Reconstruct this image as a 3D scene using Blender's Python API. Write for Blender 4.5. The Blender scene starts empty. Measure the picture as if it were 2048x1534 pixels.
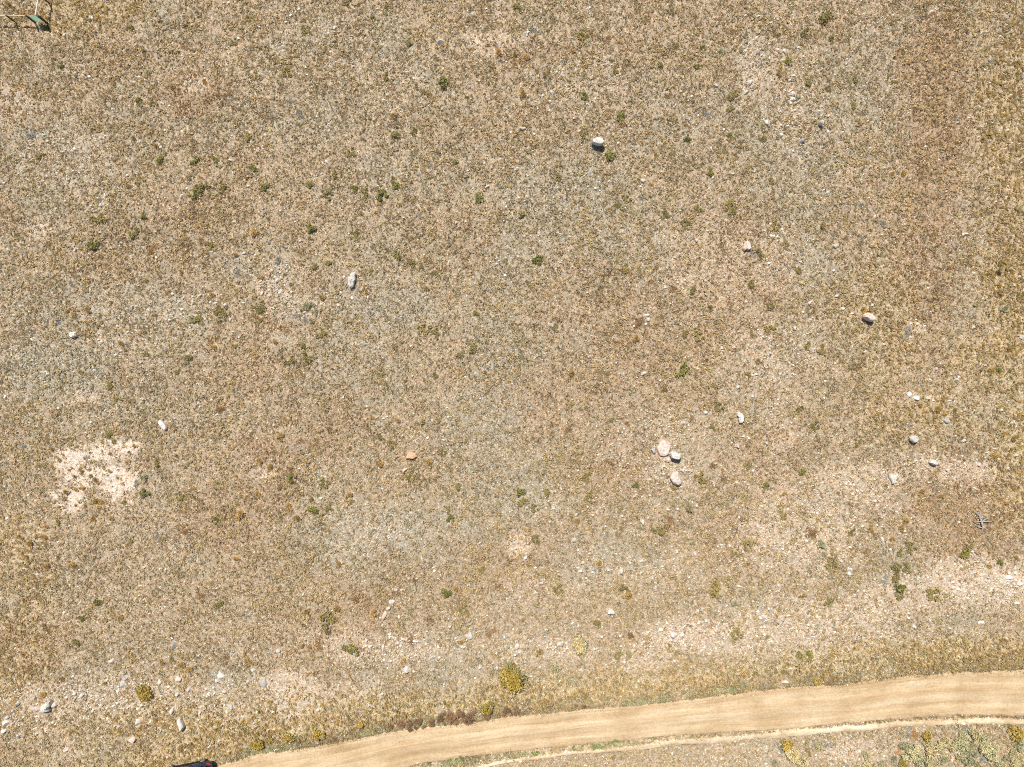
import bpy, bmesh, math, random
import numpy as np
from mathutils import Vector, Matrix

# ------------------------------------------------------------------ camera, sky, sun, exposure
SC = bpy.context.scene
COL = SC.collection
H = 60.0                              # flying height of the camera above the field
F = 24.0 / 36.0 * 2048.0              # focal length in pixels of the 2048 px wide photograph
cam_d = bpy.data.cameras.new("camera"); cam = bpy.data.objects.new("camera", cam_d); COL.objects.link(cam)
cam_d.lens = 24.0; cam_d.sensor_width = 36.0; cam_d.clip_end = 5000.0; cam_d.clip_start = 0.5
cam.location = (0, 0, H); cam.rotation_euler = (0, 0, 0)
SC.camera = cam

SUN_DIR = Vector((-0.34 * math.cos(math.radians(58)), 0.94 * math.cos(math.radians(58)), math.sin(math.radians(58)))).normalized()
world = bpy.data.worlds.new("World"); SC.world = world; world.use_nodes = True
wn = world.node_tree
sky = wn.nodes.new("ShaderNodeTexSky"); sky.sky_type = 'NISHITA'; sky.sun_disc = False
sky.sun_elevation = math.radians(58); sky.sun_rotation = math.atan2(SUN_DIR.x, SUN_DIR.y)
sky.altitude = 1900.0
wn.links.new(sky.outputs[0], wn.nodes["Background"].inputs[0])
wn.nodes["Background"].inputs[1].default_value = 0.085
sun_d = bpy.data.lights.new("sun", 'SUN'); sun = bpy.data.objects.new("sun", sun_d); COL.objects.link(sun)
sun_d.energy = 4.8; sun_d.angle = math.radians(0.5); sun_d.color = (1.0, 0.962, 0.875)
sun.rotation_euler = (-SUN_DIR).to_track_quat('-Z', 'Y').to_euler()
sun.location = (0, 0, 80)
SC.view_settings.view_transform = 'Standard'; SC.view_settings.look = 'None'
SC.view_settings.gamma = 1.0; SC.view_settings.use_curve_mapping = False
SC.view_settings.exposure = 0.26
SC.cycles.max_bounces = 5; SC.cycles.use_denoising = False; SC.cycles.filter_width = 1.0

RNG = np.random.default_rng(11)
random.seed(11)

# ------------------------------------------------------------------ noise, terrain, image-to-ground helpers
_TAB = np.random.default_rng(5).random((8, 256, 256)).astype(np.float32)

def vnoise(x, y, scale, seed=0):
    x = np.asarray(x, float) * scale + 57.3 * seed; y = np.asarray(y, float) * scale + 31.7 * seed
    x0 = np.floor(x).astype(int); y0 = np.floor(y).astype(int)
    fx = x - x0; fy = y - y0
    fx = fx * fx * (3 - 2 * fx); fy = fy * fy * (3 - 2 * fy)
    t = _TAB[seed % 8]
    a = t[x0 & 255, y0 & 255]; b = t[(x0 + 1) & 255, y0 & 255]
    c = t[x0 & 255, (y0 + 1) & 255]; d = t[(x0 + 1) & 255, (y0 + 1) & 255]
    return (a * (1 - fx) + b * fx) * (1 - fy) + (c * (1 - fx) + d * fx) * fy

def fbm(x, y, scale, seed=0, octaves=4):
    s = 0; amp = 0.5; tot = 0
    for k in range(octaves):
        s = s + amp * vnoise(x, y, scale * 2 ** k, seed + k); tot += amp; amp *= 0.55
    return s / tot

def px(u, v, z=0.0):
    """ground point seen at pixel (u, v) of the photograph, for something z above the ground"""
    k = (H - z) / F
    return ((u - 1024.0) * k, (767.0 - v) * k)

NORTH = [(-300, 1690), (100, 1606), (300, 1563), (430, 1531), (512, 1507), (590, 1497), (662, 1485), (777, 1462), (874, 1450), (952, 1443), (1023, 1430), (1099, 1425),
         (1164, 1417), (1274, 1410), (1399, 1395), (1534, 1377), (1598, 1371), (1686, 1366), (1786, 1353), (1911, 1343), (2046, 1337), (2400, 1322)]
SOUTH = [(-300, 1790), (100, 1706), (300, 1664), (512, 1610), (662, 1575), (770, 1548), (837, 1532), (937, 1518), (1023, 1507), (1149, 1495), (1274, 1482), (1399, 1471),
         (1534, 1466), (1661, 1454), (1786, 1443), (1911, 1435), (2046, 1437), (2400, 1435)]
BERM = [(300, 1700), (600, 1625), (837, 1567), (930, 1541), (1024, 1522), (1149, 1507), (1274, 1496), (1349, 1486), (1440, 1479), (1534, 1472), (1661, 1461), (1786, 1449), (1911, 1442),
        (2046, 1443), (2400, 1440)]

def line_fn(pts):
    P = np.array([px(*p) for p in pts]); return lambda x: np.interp(x, P[:, 0], P[:, 1])
north_y, south_y, berm_y = line_fn(NORTH), line_fn(SOUTH), line_fn(BERM)

def road_mask(x, y, grow=0.0):
    return (y < north_y(x) + grow) & (y > south_y(x) - grow)

def terrain(x, y):
    x = np.asarray(x, float); y = np.asarray(y, float)
    z = 0.35 * (fbm(x, y, 0.05, 1, 3) - 0.5) + 0.16 * (fbm(x, y, 0.45, 2, 3) - 0.5)
    dn = np.minimum(north_y(x) - y, y - south_y(x))             # > 0 inside the road
    s = np.clip((dn + 1.2) / 1.2, 0, 1)
    z = z * (1 - s) + (-0.10) * s
    return z

def masks_ground(x, y):
    """kinds of ground, each 0..1, from where they lie in the photograph"""
    u = x * F / H + 1024; v = 767 - y * F / H
    wob = (fbm(x, y, 0.35, 3, 4) - 0.5)
    def blobs(L, soft=0.35, w=1.1):
        m = np.zeros_like(u)
        for (cx, cy, rx, ry, a) in L:
            d = np.sqrt(((u - cx) / rx) ** 2 + ((v - cy) / ry) ** 2) + w * wob
            m = np.maximum(m, a * np.clip((1 - d) / soft + 0.5, 0, 1))
        return m
    bald = blobs([(160, 918, 40, 24, 1), (205, 910, 48, 22, 1), (250, 892, 24, 14, .9), (215, 962, 40, 36, 1), (185, 945, 46, 30, .9), (172, 968, 26, 24, 1), (140, 1003, 30, 15, 1),
                  (125, 1015, 28, 12, 1), (155, 993, 30, 15, 1), (236, 980, 16, 16, 1), (200, 940, 32, 18, 1), (212, 883, 14, 10, .9)], 1.0, 2.3)
    bald = np.clip(bald * (1.2 - .9 * np.clip(fbm(x, y, 1.6, 6, 3) - .5, 0, 1) * 3), 0, 1)
    soil = np.maximum(blobs([(590, 1380, 55, 45, 1), (1040, 1090, 26, 22, .9), (985, 82, 60, 26, .8), (1000, 40, 16, 50, .7), (80, 460, 30, 22, .8), (1600, 240, 20, 30, .3), (165, 793, 26, 14, .8),
                  (1830, 652, 22, 12, 1), (620, 1400, 40, 30, .7), (20, 205, 60, 40, .6), (700, 1385, 60, 26, .5), (1290, 1310, 60, 30, .6), (1420, 520, 90, 90, .45),
                  (1560, 1030, 70, 60, .45), (1700, 1280, 120, 40, .4), (2010, 1180, 50, 60, .6), (1330, 920, 20, 30, .6), (525, 945, 22, 10, .9), (1390, 470, 60, 30, .4), (1060, 1180, 100, 40, .3), (1908, 1508, 18, 12, 1), (1690, 1500, 60, 24, .6), (390, 170, 30, 16, .6), (1480, 1270, 160, 30, .7), (1640, 1230, 150, 34, .7), (1820, 1190, 150, 36, .8), (1970, 1150, 110, 40, .9), (1640, 1080, 60, 90, .5), (1560, 870, 40, 110, .45), (1500, 720, 50, 90, .4), (1690, 960, 110, 34, .55), (1900, 935, 110, 26, .6), (130, 1500, 40, 26, .6), (660, 1270, 70, 30, .4)], .8, 1.4), bald * 0)
    rocky = blobs([(180, 1400, 200, 45, .9), (800, 1295, 130, 30, .9), (1080, 1300, 120, 26, 1), (1360, 1275, 80, 30, 1), (1600, 1250, 160, 60, .7), (1960, 1170, 90, 45, 1), (1510, 130, 45, 50, .9),
                   (1700, 1010, 110, 50, .7), (1340, 945, 60, 40, .8), (1560, 1090, 130, 70, .6), (700, 1040, 60, 60, .55), (740, 1060, 50, 40, .5), (250, 690, 80, 40, .5), (300, 620, 120, 40, .4),
                   (560, 570, 40, 50, .9), (612, 615, 46, 26, .9), (525, 560, 40, 40, .7), (1500, 165, 30, 50, .9), (1660, 1260, 160, 40, .6), (1590, 220, 60, 90, .5), (1240, 900, 60, 40, .4), (1290, 1140, 140, 40, .5), (120, 320, 90, 60, .4), (1560, 520, 60, 60, .5), (780, 180, 80, 50, .4),
                   (1700, 1500, 90, 26, .6), (1480, 1510, 90, 24, .5), (1350, 860, 80, 40, .5), (640, 60, 90, 40, .3), (1740, 1240, 80, 40, .5), (1080, 1010, 60, 30, .3), (60, 1440, 60, 40, .8), (450, 1410, 90, 40, .6), (1560, 700, 90, 60, .4), (1180, 150, 60, 50, .5), (1860, 950, 110, 30, .6)], .8, .9)
    dnorth = (y - north_y(x))
    band = np.clip(1 - np.abs(dnorth - 1.6 - 1.2 * wob) / 2.2, 0, 1) * np.where((u > 250), 1, .5)
    yellow = np.maximum(blobs([(2050, 620, 80, 230, .8), (2060, 250, 100, 220, .6), (2050, 900, 70, 150, .7), (420, 1455, 260, 50, .7), (1900, 1315, 190, 34, 1), (700, 1420, 200, 30, .6), (60, 1250, 60, 140, .4),
                               (30, 1080, 70, 80, .4), (170, 30, 110, 40, .6), (1760, 640, 90, 120, .5), (1850, 830, 120, 50, .5), (1150, 1375, 140, 26, .5), (60, 1330, 60, 60, .4), (1970, 720, 70, 60, .5)], .9, 1.0), band)
    rust = blobs([(380, 185, 70, 40, .8), (20, 215, 70, 40, .6), (1870, 230, 60, 230, 1), (1850, 520, 60, 170, .9), (1930, 1000, 140, 66, 1), (1960, 1090, 100, 50, .8), (60, 1280, 80, 60, .6), (640, 850, 90, 60, .6), (540, 930, 60, 70, .7),
                  (1050, 110, 60, 30, .6), (1180, 780, 170, 50, .35), (1240, 930, 80, 60, .5), (1460, 1090, 60, 40, .5), (480, 1040, 110, 60, .5), (900, 480, 90, 60, .3), (330, 480, 120, 90, .4), (1550, 900, 60, 60, .5),
                  (700, 1230, 120, 60, .5), (1960, 1060, 100, 40, .9), (1480, 580, 80, 160, .4), (1090, 830, 60, 40, .4), (1250, 600, 140, 90, .3), (280, 100, 90, 50, .4), (560, 620, 60, 40, .3), (1300, 690, 120, 60, .4), (440, 750, 160, 50, .4), (990, 1130, 180, 60, .4), (1400, 1270, 30, 20, .5)], .9, 1.1)
    grey = blobs([(120, 730, 110, 60, .9), (560, 570, 30, 60, .7), (760, 1060, 100, 50, .5), (1000, 760, 70, 100, .5), (870, 1070, 60, 70, .5), (1620, 1330, 120, 30, .4), (340, 620, 60, 30, .3), (500, 530, 50, 30, .6),
                  (1510, 130, 30, 50, .6), (690, 600, 40, 40, .4), (790, 610, 60, 30, .5), (1290, 550, 50, 30, .5), (960, 850, 90, 90, .5), (600, 1060, 60, 24, .6), (1640, 320, 90, 40, .3), (1250, 480, 90, 90, .4), (330, 800, 160, 60, .35), (1000, 960, 90, 60, .5), (800, 350, 110, 60, .3), (1230, 1120, 120, 50, .35), (1120, 370, 120, 60, .4), (60, 600, 70, 70, .3), (650, 230, 160, 60, .3), (1800, 1130, 60, 40, .3), (980, 1340, 140, 30, .3)], .9, 1.0)
    verge = np.clip(1 - np.abs(dnorth - 0.15) / 0.55, 0, 1) + np.clip(1 - np.abs((south_y(x) - y) - 0.25) / 0.5, 0, 1) * (u < 1420)
    return dict(u=u, v=v, bald=bald, soil=soil, rocky=rocky, yellow=yellow, rust=rust, grey=grey, verge=np.clip(verge, 0, 1), dnorth=dnorth)

# ------------------------------------------------------------------ tagging
def tag(o, label=None, cat=None, group=None, kind=None):
    if label: o["label"] = label
    if cat: o["category"] = cat
    if group: o["group"] = group
    if kind: o["kind"] = kind
    return o

def link(name, data, mat=None, parent=None):
    o = bpy.data.objects.new(name, data); COL.objects.link(o)
    if parent is not None: o.parent = parent
    if mat is not None:
        if len(data.materials) == 0: data.materials.append(mat)
        o.material_slots[0].link = 'OBJECT'; o.material_slots[0].material = mat
    return o

def empty(name, loc, rz=0.0):
    o = bpy.data.objects.new(name, None); COL.objects.link(o)
    o.empty_display_size = 0.2; o.location = loc; o.rotation_euler = (0, 0, rz); return o

def mesh_np(name, V, T, colors=None, smooth=False):
    me = bpy.data.meshes.new(name)
    V = np.ascontiguousarray(V, np.float32); T = np.ascontiguousarray(T, np.int32)
    n = len(T)
    me.vertices.add(len(V)); me.vertices.foreach_set("co", V.ravel())
    k = T.shape[1]
    me.loops.add(n * k); me.loops.foreach_set("vertex_index", T.ravel())
    me.polygons.add(n); me.polygons.foreach_set("loop_start", np.arange(0, n * k, k, dtype=np.int32))
    me.update(calc_edges=True)
    if smooth: me.polygons.foreach_set("use_smooth", np.ones(n, bool))
    if colors is not None:
        a = me.attributes.new("tint", 'FLOAT_COLOR', 'POINT')
        c = np.ones((len(V), 4), np.float32); c[:, :3] = colors
        a.data.foreach_set("color", c.ravel())
    return me

# ------------------------------------------------------------------ materials
def new_mat(name, rough=0.9, spec=0.15):
    m = bpy.data.materials.new(name); m.use_nodes = True
    b = m.node_tree.nodes["Principled BSDF"]
    b.inputs["Roughness"].default_value = rough; b.inputs["Specular IOR Level"].default_value = spec
    return m, m.node_tree, b

class N:
    def __init__(s, nt): s.nt = nt
    def add(s, t, **kw):
        n = s.nt.nodes.new(t)
        for k, v in kw.items(): setattr(n, k, v)
        return n
    def noise(s, vec, scale, detail=4, rough=0.55, lac=2.0):
        n = s.add("ShaderNodeTexNoise"); n.inputs["Scale"].default_value = scale; n.inputs["Detail"].default_value = detail
        n.inputs["Roughness"].default_value = rough; n.inputs["Lacunarity"].default_value = lac
        s.nt.links.new(vec, n.inputs["Vector"]); return n
    def ramp(s, fac, stops, interp='LINEAR'):
        r = s.add("ShaderNodeValToRGB"); r.color_ramp.interpolation = interp
        e = r.color_ramp.elements
        while len(e) < len(stops): e.new(0.5)
        for i, (p, c) in enumerate(stops):
            e[i].position = p; e[i].color = (c[0], c[1], c[2], 1) if not isinstance(c, (int, float)) else (c, c, c, 1)
        s.nt.links.new(fac, r.inputs[0]); return r.outputs[0]
    def mix(s, fac, a, b, mode='MIX'):
        m = s.add("ShaderNodeMix", data_type='RGBA', blend_type=mode)
        for sock, val in ((m.inputs[0], fac), (m.inputs[6], a), (m.inputs[7], b)):
            if isinstance(val, (int, float)): sock.default_value = val
            elif isinstance(val, tuple): sock.default_value = (*val, 1)
            else: s.nt.links.new(val, sock)
        return m.outputs[2]
    def bump(s, h, strength, dist, bsdf):
        b = s.add("ShaderNodeBump"); b.inputs["Strength"].default_value = strength; b.inputs["Distance"].default_value = dist
        s.nt.links.new(h, b.inputs["Height"]); s.nt.links.new(b.outputs[0], bsdf.inputs["Normal"])

def mat_ground():
    m, nt, b = new_mat("field_soil", 0.95, 0.05); n = N(nt)
    tc = n.add("ShaderNodeTexCoord").outputs["Object"]
    at = n.add("ShaderNodeAttribute", attribute_name="tint").outputs["Color"]
    f1 = n.noise(tc, 6.5, 5, .7).outputs[0]
    c1 = n.ramp(f1, [(.30, (.62, .60, .58)), (.45, (.90, .88, .86)), (.56, (1.07, 1.06, 1.05)), (.72, (1.30, 1.29, 1.28))])
    c = n.mix(1.0, at, c1, 'MULTIPLY')
    f2 = n.noise(tc, 0.9, 5, .7).outputs[0]
    c2 = n.ramp(f2, [(.35, (.94, .98, 1.0)), (.5, (1, 1, 1)), (.66, (1.06, .99, .92))])
    c = n.mix(1.0, c, c2, 'MULTIPLY')
    v = n.add("ShaderNodeTexVoronoi"); v.inputs["Scale"].default_value = 9.0; nt.links.new(tc, v.inputs["Vector"])
    sp = n.ramp(v.outputs["Color"], [(.0, (.55, .50, .46)), (.35, (.85, .85, .85)), (.7, (1.05, 1.02, 1)), (.92, (1.5, 1.5, 1.5))])
    c = n.mix(0.85, c, sp, 'MULTIPLY')
    nt.links.new(c, b.inputs["Base Color"])
    n.bump(n.noise(tc, 7, 5, .7).outputs[0], 0.9, 0.07, b)
    return m

def mat_road():
    m, nt, b = new_mat("packed_dirt", 0.93, 0.08); n = N(nt)
    uv = n.add("ShaderNodeUVMap", uv_map="UVMap").outputs[0]
    mp = n.add("ShaderNodeMapping"); mp.inputs["Scale"].default_value = (0.11, 1.5, 1); nt.links.new(uv, mp.inputs[0])
    stn = n.noise(mp.outputs[0], 1.0, 7, .68); stn.inputs['Distortion'].default_value = .5; st = stn.outputs[0]
    col = n.ramp(st, [(.27, (.40, .27, .145)), (.43, (.50, .355, .205)), (.57, (.555, .415, .255)), (.74, (.66, .535, .38))])
    mp2 = n.add("ShaderNodeMapping"); mp2.inputs["Scale"].default_value = (0.16, 5.5, 1); nt.links.new(uv, mp2.inputs[0])
    st2n = n.noise(mp2.outputs[0], 1.0, 5, .65); st2n.inputs['Distortion'].default_value = .6; st2 = st2n.outputs[0]
    col = n.mix(1.0, col, n.ramp(st2, [(.30, (.78, .72, .64)), (.41, (.96, .95, .93)), (.55, (1.0, 1.0, 1.0)), (.68, (1.10, 1.12, 1.15))]), 'MULTIPLY')
    tc = n.add("ShaderNodeTexCoord").outputs["Object"]
    pat = n.noise(tc, 0.35, 4, .6).outputs[0]
    col = n.mix(1.0, col, n.ramp(pat, [(.32, (.88, .84, .79)), (.6, (1.08, 1.09, 1.12))]), 'MULTIPLY')
    gr = n.noise(tc, 6.0, 5, .75).outputs[0]
    col = n.mix(1.0, col, n.ramp(gr, [(.3, .78), (.5, 1.0), (.72, 1.2)]), 'MULTIPLY')
    at = n.add("ShaderNodeAttribute", attribute_name="tint").outputs["Color"]
    col = n.mix(1.0, col, at, 'MULTIPLY')
    nt.links.new(col, b.inputs["Base Color"])
    n.bump(n.noise(tc, 9, 4, .7).outputs[0], 0.6, 0.03, b)
    return m

def mat_tint(name, rough=0.9, spec=0.1, fine=0.18, scale=14.0, translucent=0.0):
    m, nt, b = new_mat(name, rough, spec); n = N(nt)
    at = n.add("ShaderNodeAttribute", attribute_name="tint").outputs["Color"]
    tc = n.add("ShaderNodeTexCoord").outputs["Object"]
    f = n.noise(tc, scale, 3, .6).outputs[0]
    c = n.mix(1.0, at, n.ramp(f, [(.3, 1 - fine), (.7, 1 + fine)]), 'MULTIPLY')
    nt.links.new(c, b.inputs["Base Color"])
    if translucent:
        tr = n.add("ShaderNodeBsdfTranslucent"); nt.links.new(c, tr.inputs[0])
        mx = n.add("ShaderNodeMixShader"); mx.inputs[0].default_value = translucent
        out = nt.nodes["Material Output"]
        nt.links.new(b.outputs[0], mx.inputs[1]); nt.links.new(tr.outputs[0], mx.inputs[2]); nt.links.new(mx.outputs[0], out.inputs[0])
    return m

def mat_rock(name, base, alt, dark):
    m, nt, b = new_mat(name, 0.88, 0.2); n = N(nt)
    tc = n.add("ShaderNodeTexCoord"); oi = n.add("ShaderNodeObjectInfo")
    geo = n.add("ShaderNodeNewGeometry").outputs["Position"]
    f = n.noise(geo, 3.0, 7, .72).outputs[0]
    c = n.ramp(f, [(.33, dark), (.45, alt), (.56, base), (.75, tuple(min(.85, x * 1.12) for x in base))])
    f2 = n.noise(geo, 14, 4, .7).outputs[0]
    c = n.mix(1.0, c, n.ramp(f2, [(.3, .72), (.5, 1.0), (.7, 1.12)]), 'MULTIPLY')
    c = n.mix(1.0, c, n.ramp(oi.outputs["Random"], [(0, (.80, .79, .78)), (.5, (.97, .96, .95)), (1, (1.08, 1.06, 1.05))]), 'MULTIPLY')
    nt.links.new(c, b.inputs["Base Color"])
    n.bump(f2, 0.7, 0.05, b)
    return m

def mat_leaf(name, lo, mid, hi, translucent=0.25):
    """foliage: each leaf carries its own number, which picks its colour; each plant is a little lighter or darker"""
    m, nt, b = new_mat(name, 0.85, 0.15); n = N(nt)
    at = n.add("ShaderNodeAttribute", attribute_name="tint").outputs["Fac"]
    c = n.ramp(at, [(0.0, lo), (.5, mid), (1.0, hi)])
    oi = n.add("ShaderNodeObjectInfo")
    c = n.mix(1.0, c, n.ramp(oi.outputs["Random"], [(0, (.80, .82, .80)), (1, (1.16, 1.12, 1.05))]), 'MULTIPLY')
    nt.links.new(c, b.inputs["Base Color"])
    tr = n.add("ShaderNodeBsdfTranslucent"); nt.links.new(c, tr.inputs[0])
    mx = n.add("ShaderNodeMixShader"); mx.inputs[0].default_value = translucent
    nt.links.new(b.outputs[0], mx.inputs[1]); nt.links.new(tr.outputs[0], mx.inputs[2]); nt.links.new(mx.outputs[0], nt.nodes["Material Output"].inputs[0])
    return m

def mat_plain(name, col, rough=0.6, metal=0.0, spec=0.4, var=0.15, scale=8.0, coat=0.0):
    m, nt, b = new_mat(name, rough, spec); n = N(nt)
    tc = n.add("ShaderNodeTexCoord").outputs["Object"]
    f = n.noise(tc, scale, 4, .6).outputs[0]
    c = n.ramp(f, [(.3, tuple(x * (1 - var) for x in col)), (.7, tuple(x * (1 + var) for x in col))])
    nt.links.new(c, b.inputs["Base Color"]); b.inputs["Metallic"].default_value = metal
    if coat: b.inputs["Coat Weight"].default_value = coat; b.inputs["Coat Roughness"].default_value = 0.05
    return m

# ------------------------------------------------------------------ ground sheet, road, berm
def build_ground():
    fine = 0.2
    xs = np.concatenate([[-1500, -600, -250, -120, -80, -62], np.arange(-54, 54.01, fine), [62, 80, 120, 250, 600, 1500]])
    ys = np.concatenate([[-1500, -600, -250, -120, -80, -52], np.arange(-43, 42.01, fine), [52, 80, 120, 250, 600, 1500]])
    X, Y = np.meshgrid(xs, ys, indexing='ij')
    Z = terrain(X, Y)
    inner = (np.abs(X) < 55) & (np.abs(Y) < 44)
    Z = Z + inner * (0.075 * (fbm(X, Y, 1.4, 4, 3) - 0.5) + 0.05 * (RNG.random(X.shape) - 0.5) * (~road_mask(X, Y, 0.4)))
    Z = np.where(road_mask(X, Y, -0.05), Z - 0.12, Z)
    Z = np.where((np.abs(X) > 300) | (np.abs(Y) > 300), Z * 0.2, Z)
    k = masks_ground(X, Y)
    base = np.array([.45, .358, .252]); c = np.ones(X.shape + (3,)) * base
    def lay(m, col, a=1.0):
        nonlocal c
        c = c * (1 - (m * a)[..., None]) + np.array(col) * (m * a)[..., None]
    big = fbm(X, Y, 0.16, 6, 4)
    lay(np.clip((big - .47) * 5, 0, 1), (.42, .37, .285), .8)
    lay(np.clip((fbm(X, Y, 0.22, 7, 4) - .52) * 6, 0, 1), (.47, .365, .258), .6)
    lay(k['grey'], (.43, .40, .325), .75)
    lay(k['rust'], (.41, .295, .19), .85)
    lay(k['yellow'], (.54, .435, .26), .75)
    lay(k['rocky'], (.55, .45, .345), .6)
    lay(k['soil'], (.60, .485, .37), .8)
    lay(k['bald'], (.72, .60, .495), .95)
    lay(k['verge'], (.52, .42, .275), .85)
    nx, ny = X.shape
    V = np.stack([X.ravel(), Y.ravel(), Z.ravel()], 1)
    idx = np.arange(nx * ny).reshape(nx, ny)
    T = np.stack([idx[:-1, :-1].ravel(), idx[1:, :-1].ravel(), idx[1:, 1:].ravel(), idx[:-1, 1:].ravel()], 1)
    me = mesh_np("ground", V, T, c.reshape(-1, 3), smooth=True)
    tag(link("ground", me, mat_ground()), kind="structure")

def strip(name, ya, yb, mat, zfun, x0, x1, n, m, jag, tint=None, fr=1.3):
    """a sheet between the curves ya(x) and yb(x) with ragged edges"""
    xs = np.linspace(x0, x1, n); t = np.linspace(0, 1, m)
    a = ya(xs) + jag * (fbm(xs, xs * 0, fr, 2, 4) - .5) * 2; b = yb(xs) + jag * (fbm(xs, xs * 0 + 40, fr, 3, 4) - .5) * 2
    X = np.repeat(xs[:, None], m, 1); Y = ya(xs)[:, None] + (yb(xs) - ya(xs))[:, None] * t[None, :]
    wa = np.clip(1 - t / .12, 0, 1) ** 2; wb = np.clip(1 - (1 - t) / .12, 0, 1) ** 2
    Y = Y + (a - ya(xs))[:, None] * wa[None] + (b - yb(xs))[:, None] * wb[None]
    Z = zfun(X, Y, np.repeat(t[None, :], n, 0))
    V = np.stack([X.ravel(), Y.ravel(), Z.ravel()], 1); idx = np.arange(n * m).reshape(n, m)
    T = np.stack([idx[:-1, :-1].ravel(), idx[:-1, 1:].ravel(), idx[1:, 1:].ravel(), idx[1:, :-1].ravel()], 1)
    col = np.ones((n, m, 3)) if tint is None else tint(X, Y, np.repeat(t[None, :], n, 0))
    me = mesh_np(name, V, T, col.reshape(-1, 3), smooth=True)
    uvl = me.uv_layers.new(name="UVMap")
    L = np.concatenate([[0], np.cumsum(np.hypot(np.diff(xs), np.diff((a + b) / 2)))])
    UV = np.stack([np.repeat(L[:, None], m, 1), np.abs(yb(xs) - ya(xs)).mean() * np.repeat(t[None, :], n, 0)], -1).reshape(-1, 2)
    uvl.data.foreach_set("uv", UV[T.ravel()].ravel().astype(np.float32))
    return link(name, me, mat)

def build_roads():
    m = mat_road()
    def zr(X, Y, t):
        rut = -0.035 * (np.exp(-((t - .3) / .07) ** 2) + np.exp(-((t - .72) / .07) ** 2))
        return -0.10 + 0.03 + 0.05 * np.sin(np.pi * t) + rut + 0.02 * (fbm(X, Y, 1.5, 3, 3) - .5) - 0.10 * ((t < .03) | (t > .97))
    def tint(X, Y, t):
        rut = np.exp(-((t - .3) / .09) ** 2) + np.exp(-((t - .72) / .09) ** 2)
        e = np.clip((np.abs(t - .5) - .40) / .1, 0, 1)
        c = np.ones(X.shape + (3,)) * (1 + .07 * rut * fbm(X, Y, .25, 2, 3) * 2)[..., None]
        return c * (1 - e[..., None] * np.array([.02, .03, .02]))
    tag(strip("dirt_road", north_y, south_y, m, zr, -56, 60, 1100, 40, 0.34, tint), kind="structure")
    def zb(X, Y, t): return terrain(X, Y) + 0.02 + 0.10 * np.sin(np.pi * t) - .05 * ((t < .01) | (t > .99))
    def tb(X, Y, t): return np.ones(X.shape + (3,)) * np.array([1.10, 1.16, 1.28]) * (1 + .5 * (fbm(X, Y, 2.5, 5, 4) - .5))[..., None]
    w = 0.19
    tag(strip("gravel_path", lambda x: berm_y(x) + (w + .10 * np.clip(x / 20, 0, 1)) * (.35 + 1.3 * fbm(x, x * 0, .35, 4, 3)), lambda x: berm_y(x) - (w + .12 * np.clip(x / 20, 0, 1)) * (.35 + 1.3 * fbm(x, x * 0 + 9, .3, 5, 3)), m, zb, -14, 60, 1400, 9, 0.34, tb, 3.6), kind="structure")

# ------------------------------------------------------------------ ground cover, pebbles
X0, X1, Y0, Y1 = -53.0, 53.0, -42.0, 41.0
BLOCK = []            # (x, y, r) footprints that grass keeps out of

def candidates(n):
    return RNG.uniform(X0, X1, n), RNG.uniform(Y0, Y1, n)

_block_grid = None
def blocked(x, y):
    global _block_grid
    g = 0.1
    if _block_grid is None:
        _block_grid = np.zeros((int((X1 - X0) / g) + 2, int((Y1 - Y0) / g) + 2), bool)
        for bx, by, rx, ry, a in BLOCK:
            R = max(rx, ry)
            i0, i1 = int((bx - R - X0) / g), int((bx + R - X0) / g) + 1; j0, j1 = int((by - R - Y0) / g), int((by + R - Y0) / g) + 1
            for i in range(max(0, i0), min(_block_grid.shape[0], i1)):
                for j in range(max(0, j0), min(_block_grid.shape[1], j1)):
                    dx = X0 + i * g - bx; dy = Y0 + j * g - by
                    p = dx * math.cos(a) + dy * math.sin(a); q = -dx * math.sin(a) + dy * math.cos(a)
                    if (p / rx) ** 2 + (q / ry) ** 2 < 1: _block_grid[i, j] = True
    return _block_grid[((x - X0) / g).astype(int), ((y - Y0) / g).astype(int)]

def tufts(x, y, R, Ht, nb, col, width=0.05, upright=0.35, lean=(0, 0), jit=.22):
    """grass tufts: nb blades each, one triangle a blade"""
    n = len(x); z = terrain(x, y)
    a = RNG.random((n, nb)) * 2 * np.pi
    rb = R[:, None] * RNG.random((n, nb)) * .55
    bx = x[:, None] + rb * np.cos(a); by = y[:, None] + rb * np.sin(a)
    a2 = a + RNG.normal(0, .6, (n, nb))
    sp = R[:, None] * np.where(RNG.random((n, nb)) < upright, RNG.uniform(.1, .5, (n, nb)), RNG.uniform(.6, 1.25, (n, nb)))
    hz = Ht[:, None] * RNG.uniform(.45, 1.05, (n, nb)) * np.clip(1.15 - .45 * sp / R[:, None], .3, 1)
    tx = bx + sp * np.cos(a2) + lean[0] * hz; ty = by + sp * np.sin(a2) + lean[1] * hz
    pa = RNG.random((n, nb)) * np.pi
    w = width * RNG.uniform(.7, 1.4, (n, nb))
    V = np.empty((n, nb, 3, 3), np.float32)
    zz = z[:, None] - .03
    V[:, :, 0] = np.stack([bx + w * np.cos(pa), by + w * np.sin(pa), zz + 0 * bx], -1)
    V[:, :, 1] = np.stack([bx - w * np.cos(pa), by - w * np.sin(pa), zz + 0 * bx], -1)
    V[:, :, 2] = np.stack([tx, ty, zz + .03 + hz], -1)
    c = col[:, None, :] * RNG.uniform(1 - jit, 1 + jit, (n, nb, 1))
    C = np.repeat(c[:, :, None, :], 3, 2)
    return V.reshape(-1, 3), C.reshape(-1, 3)

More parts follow.
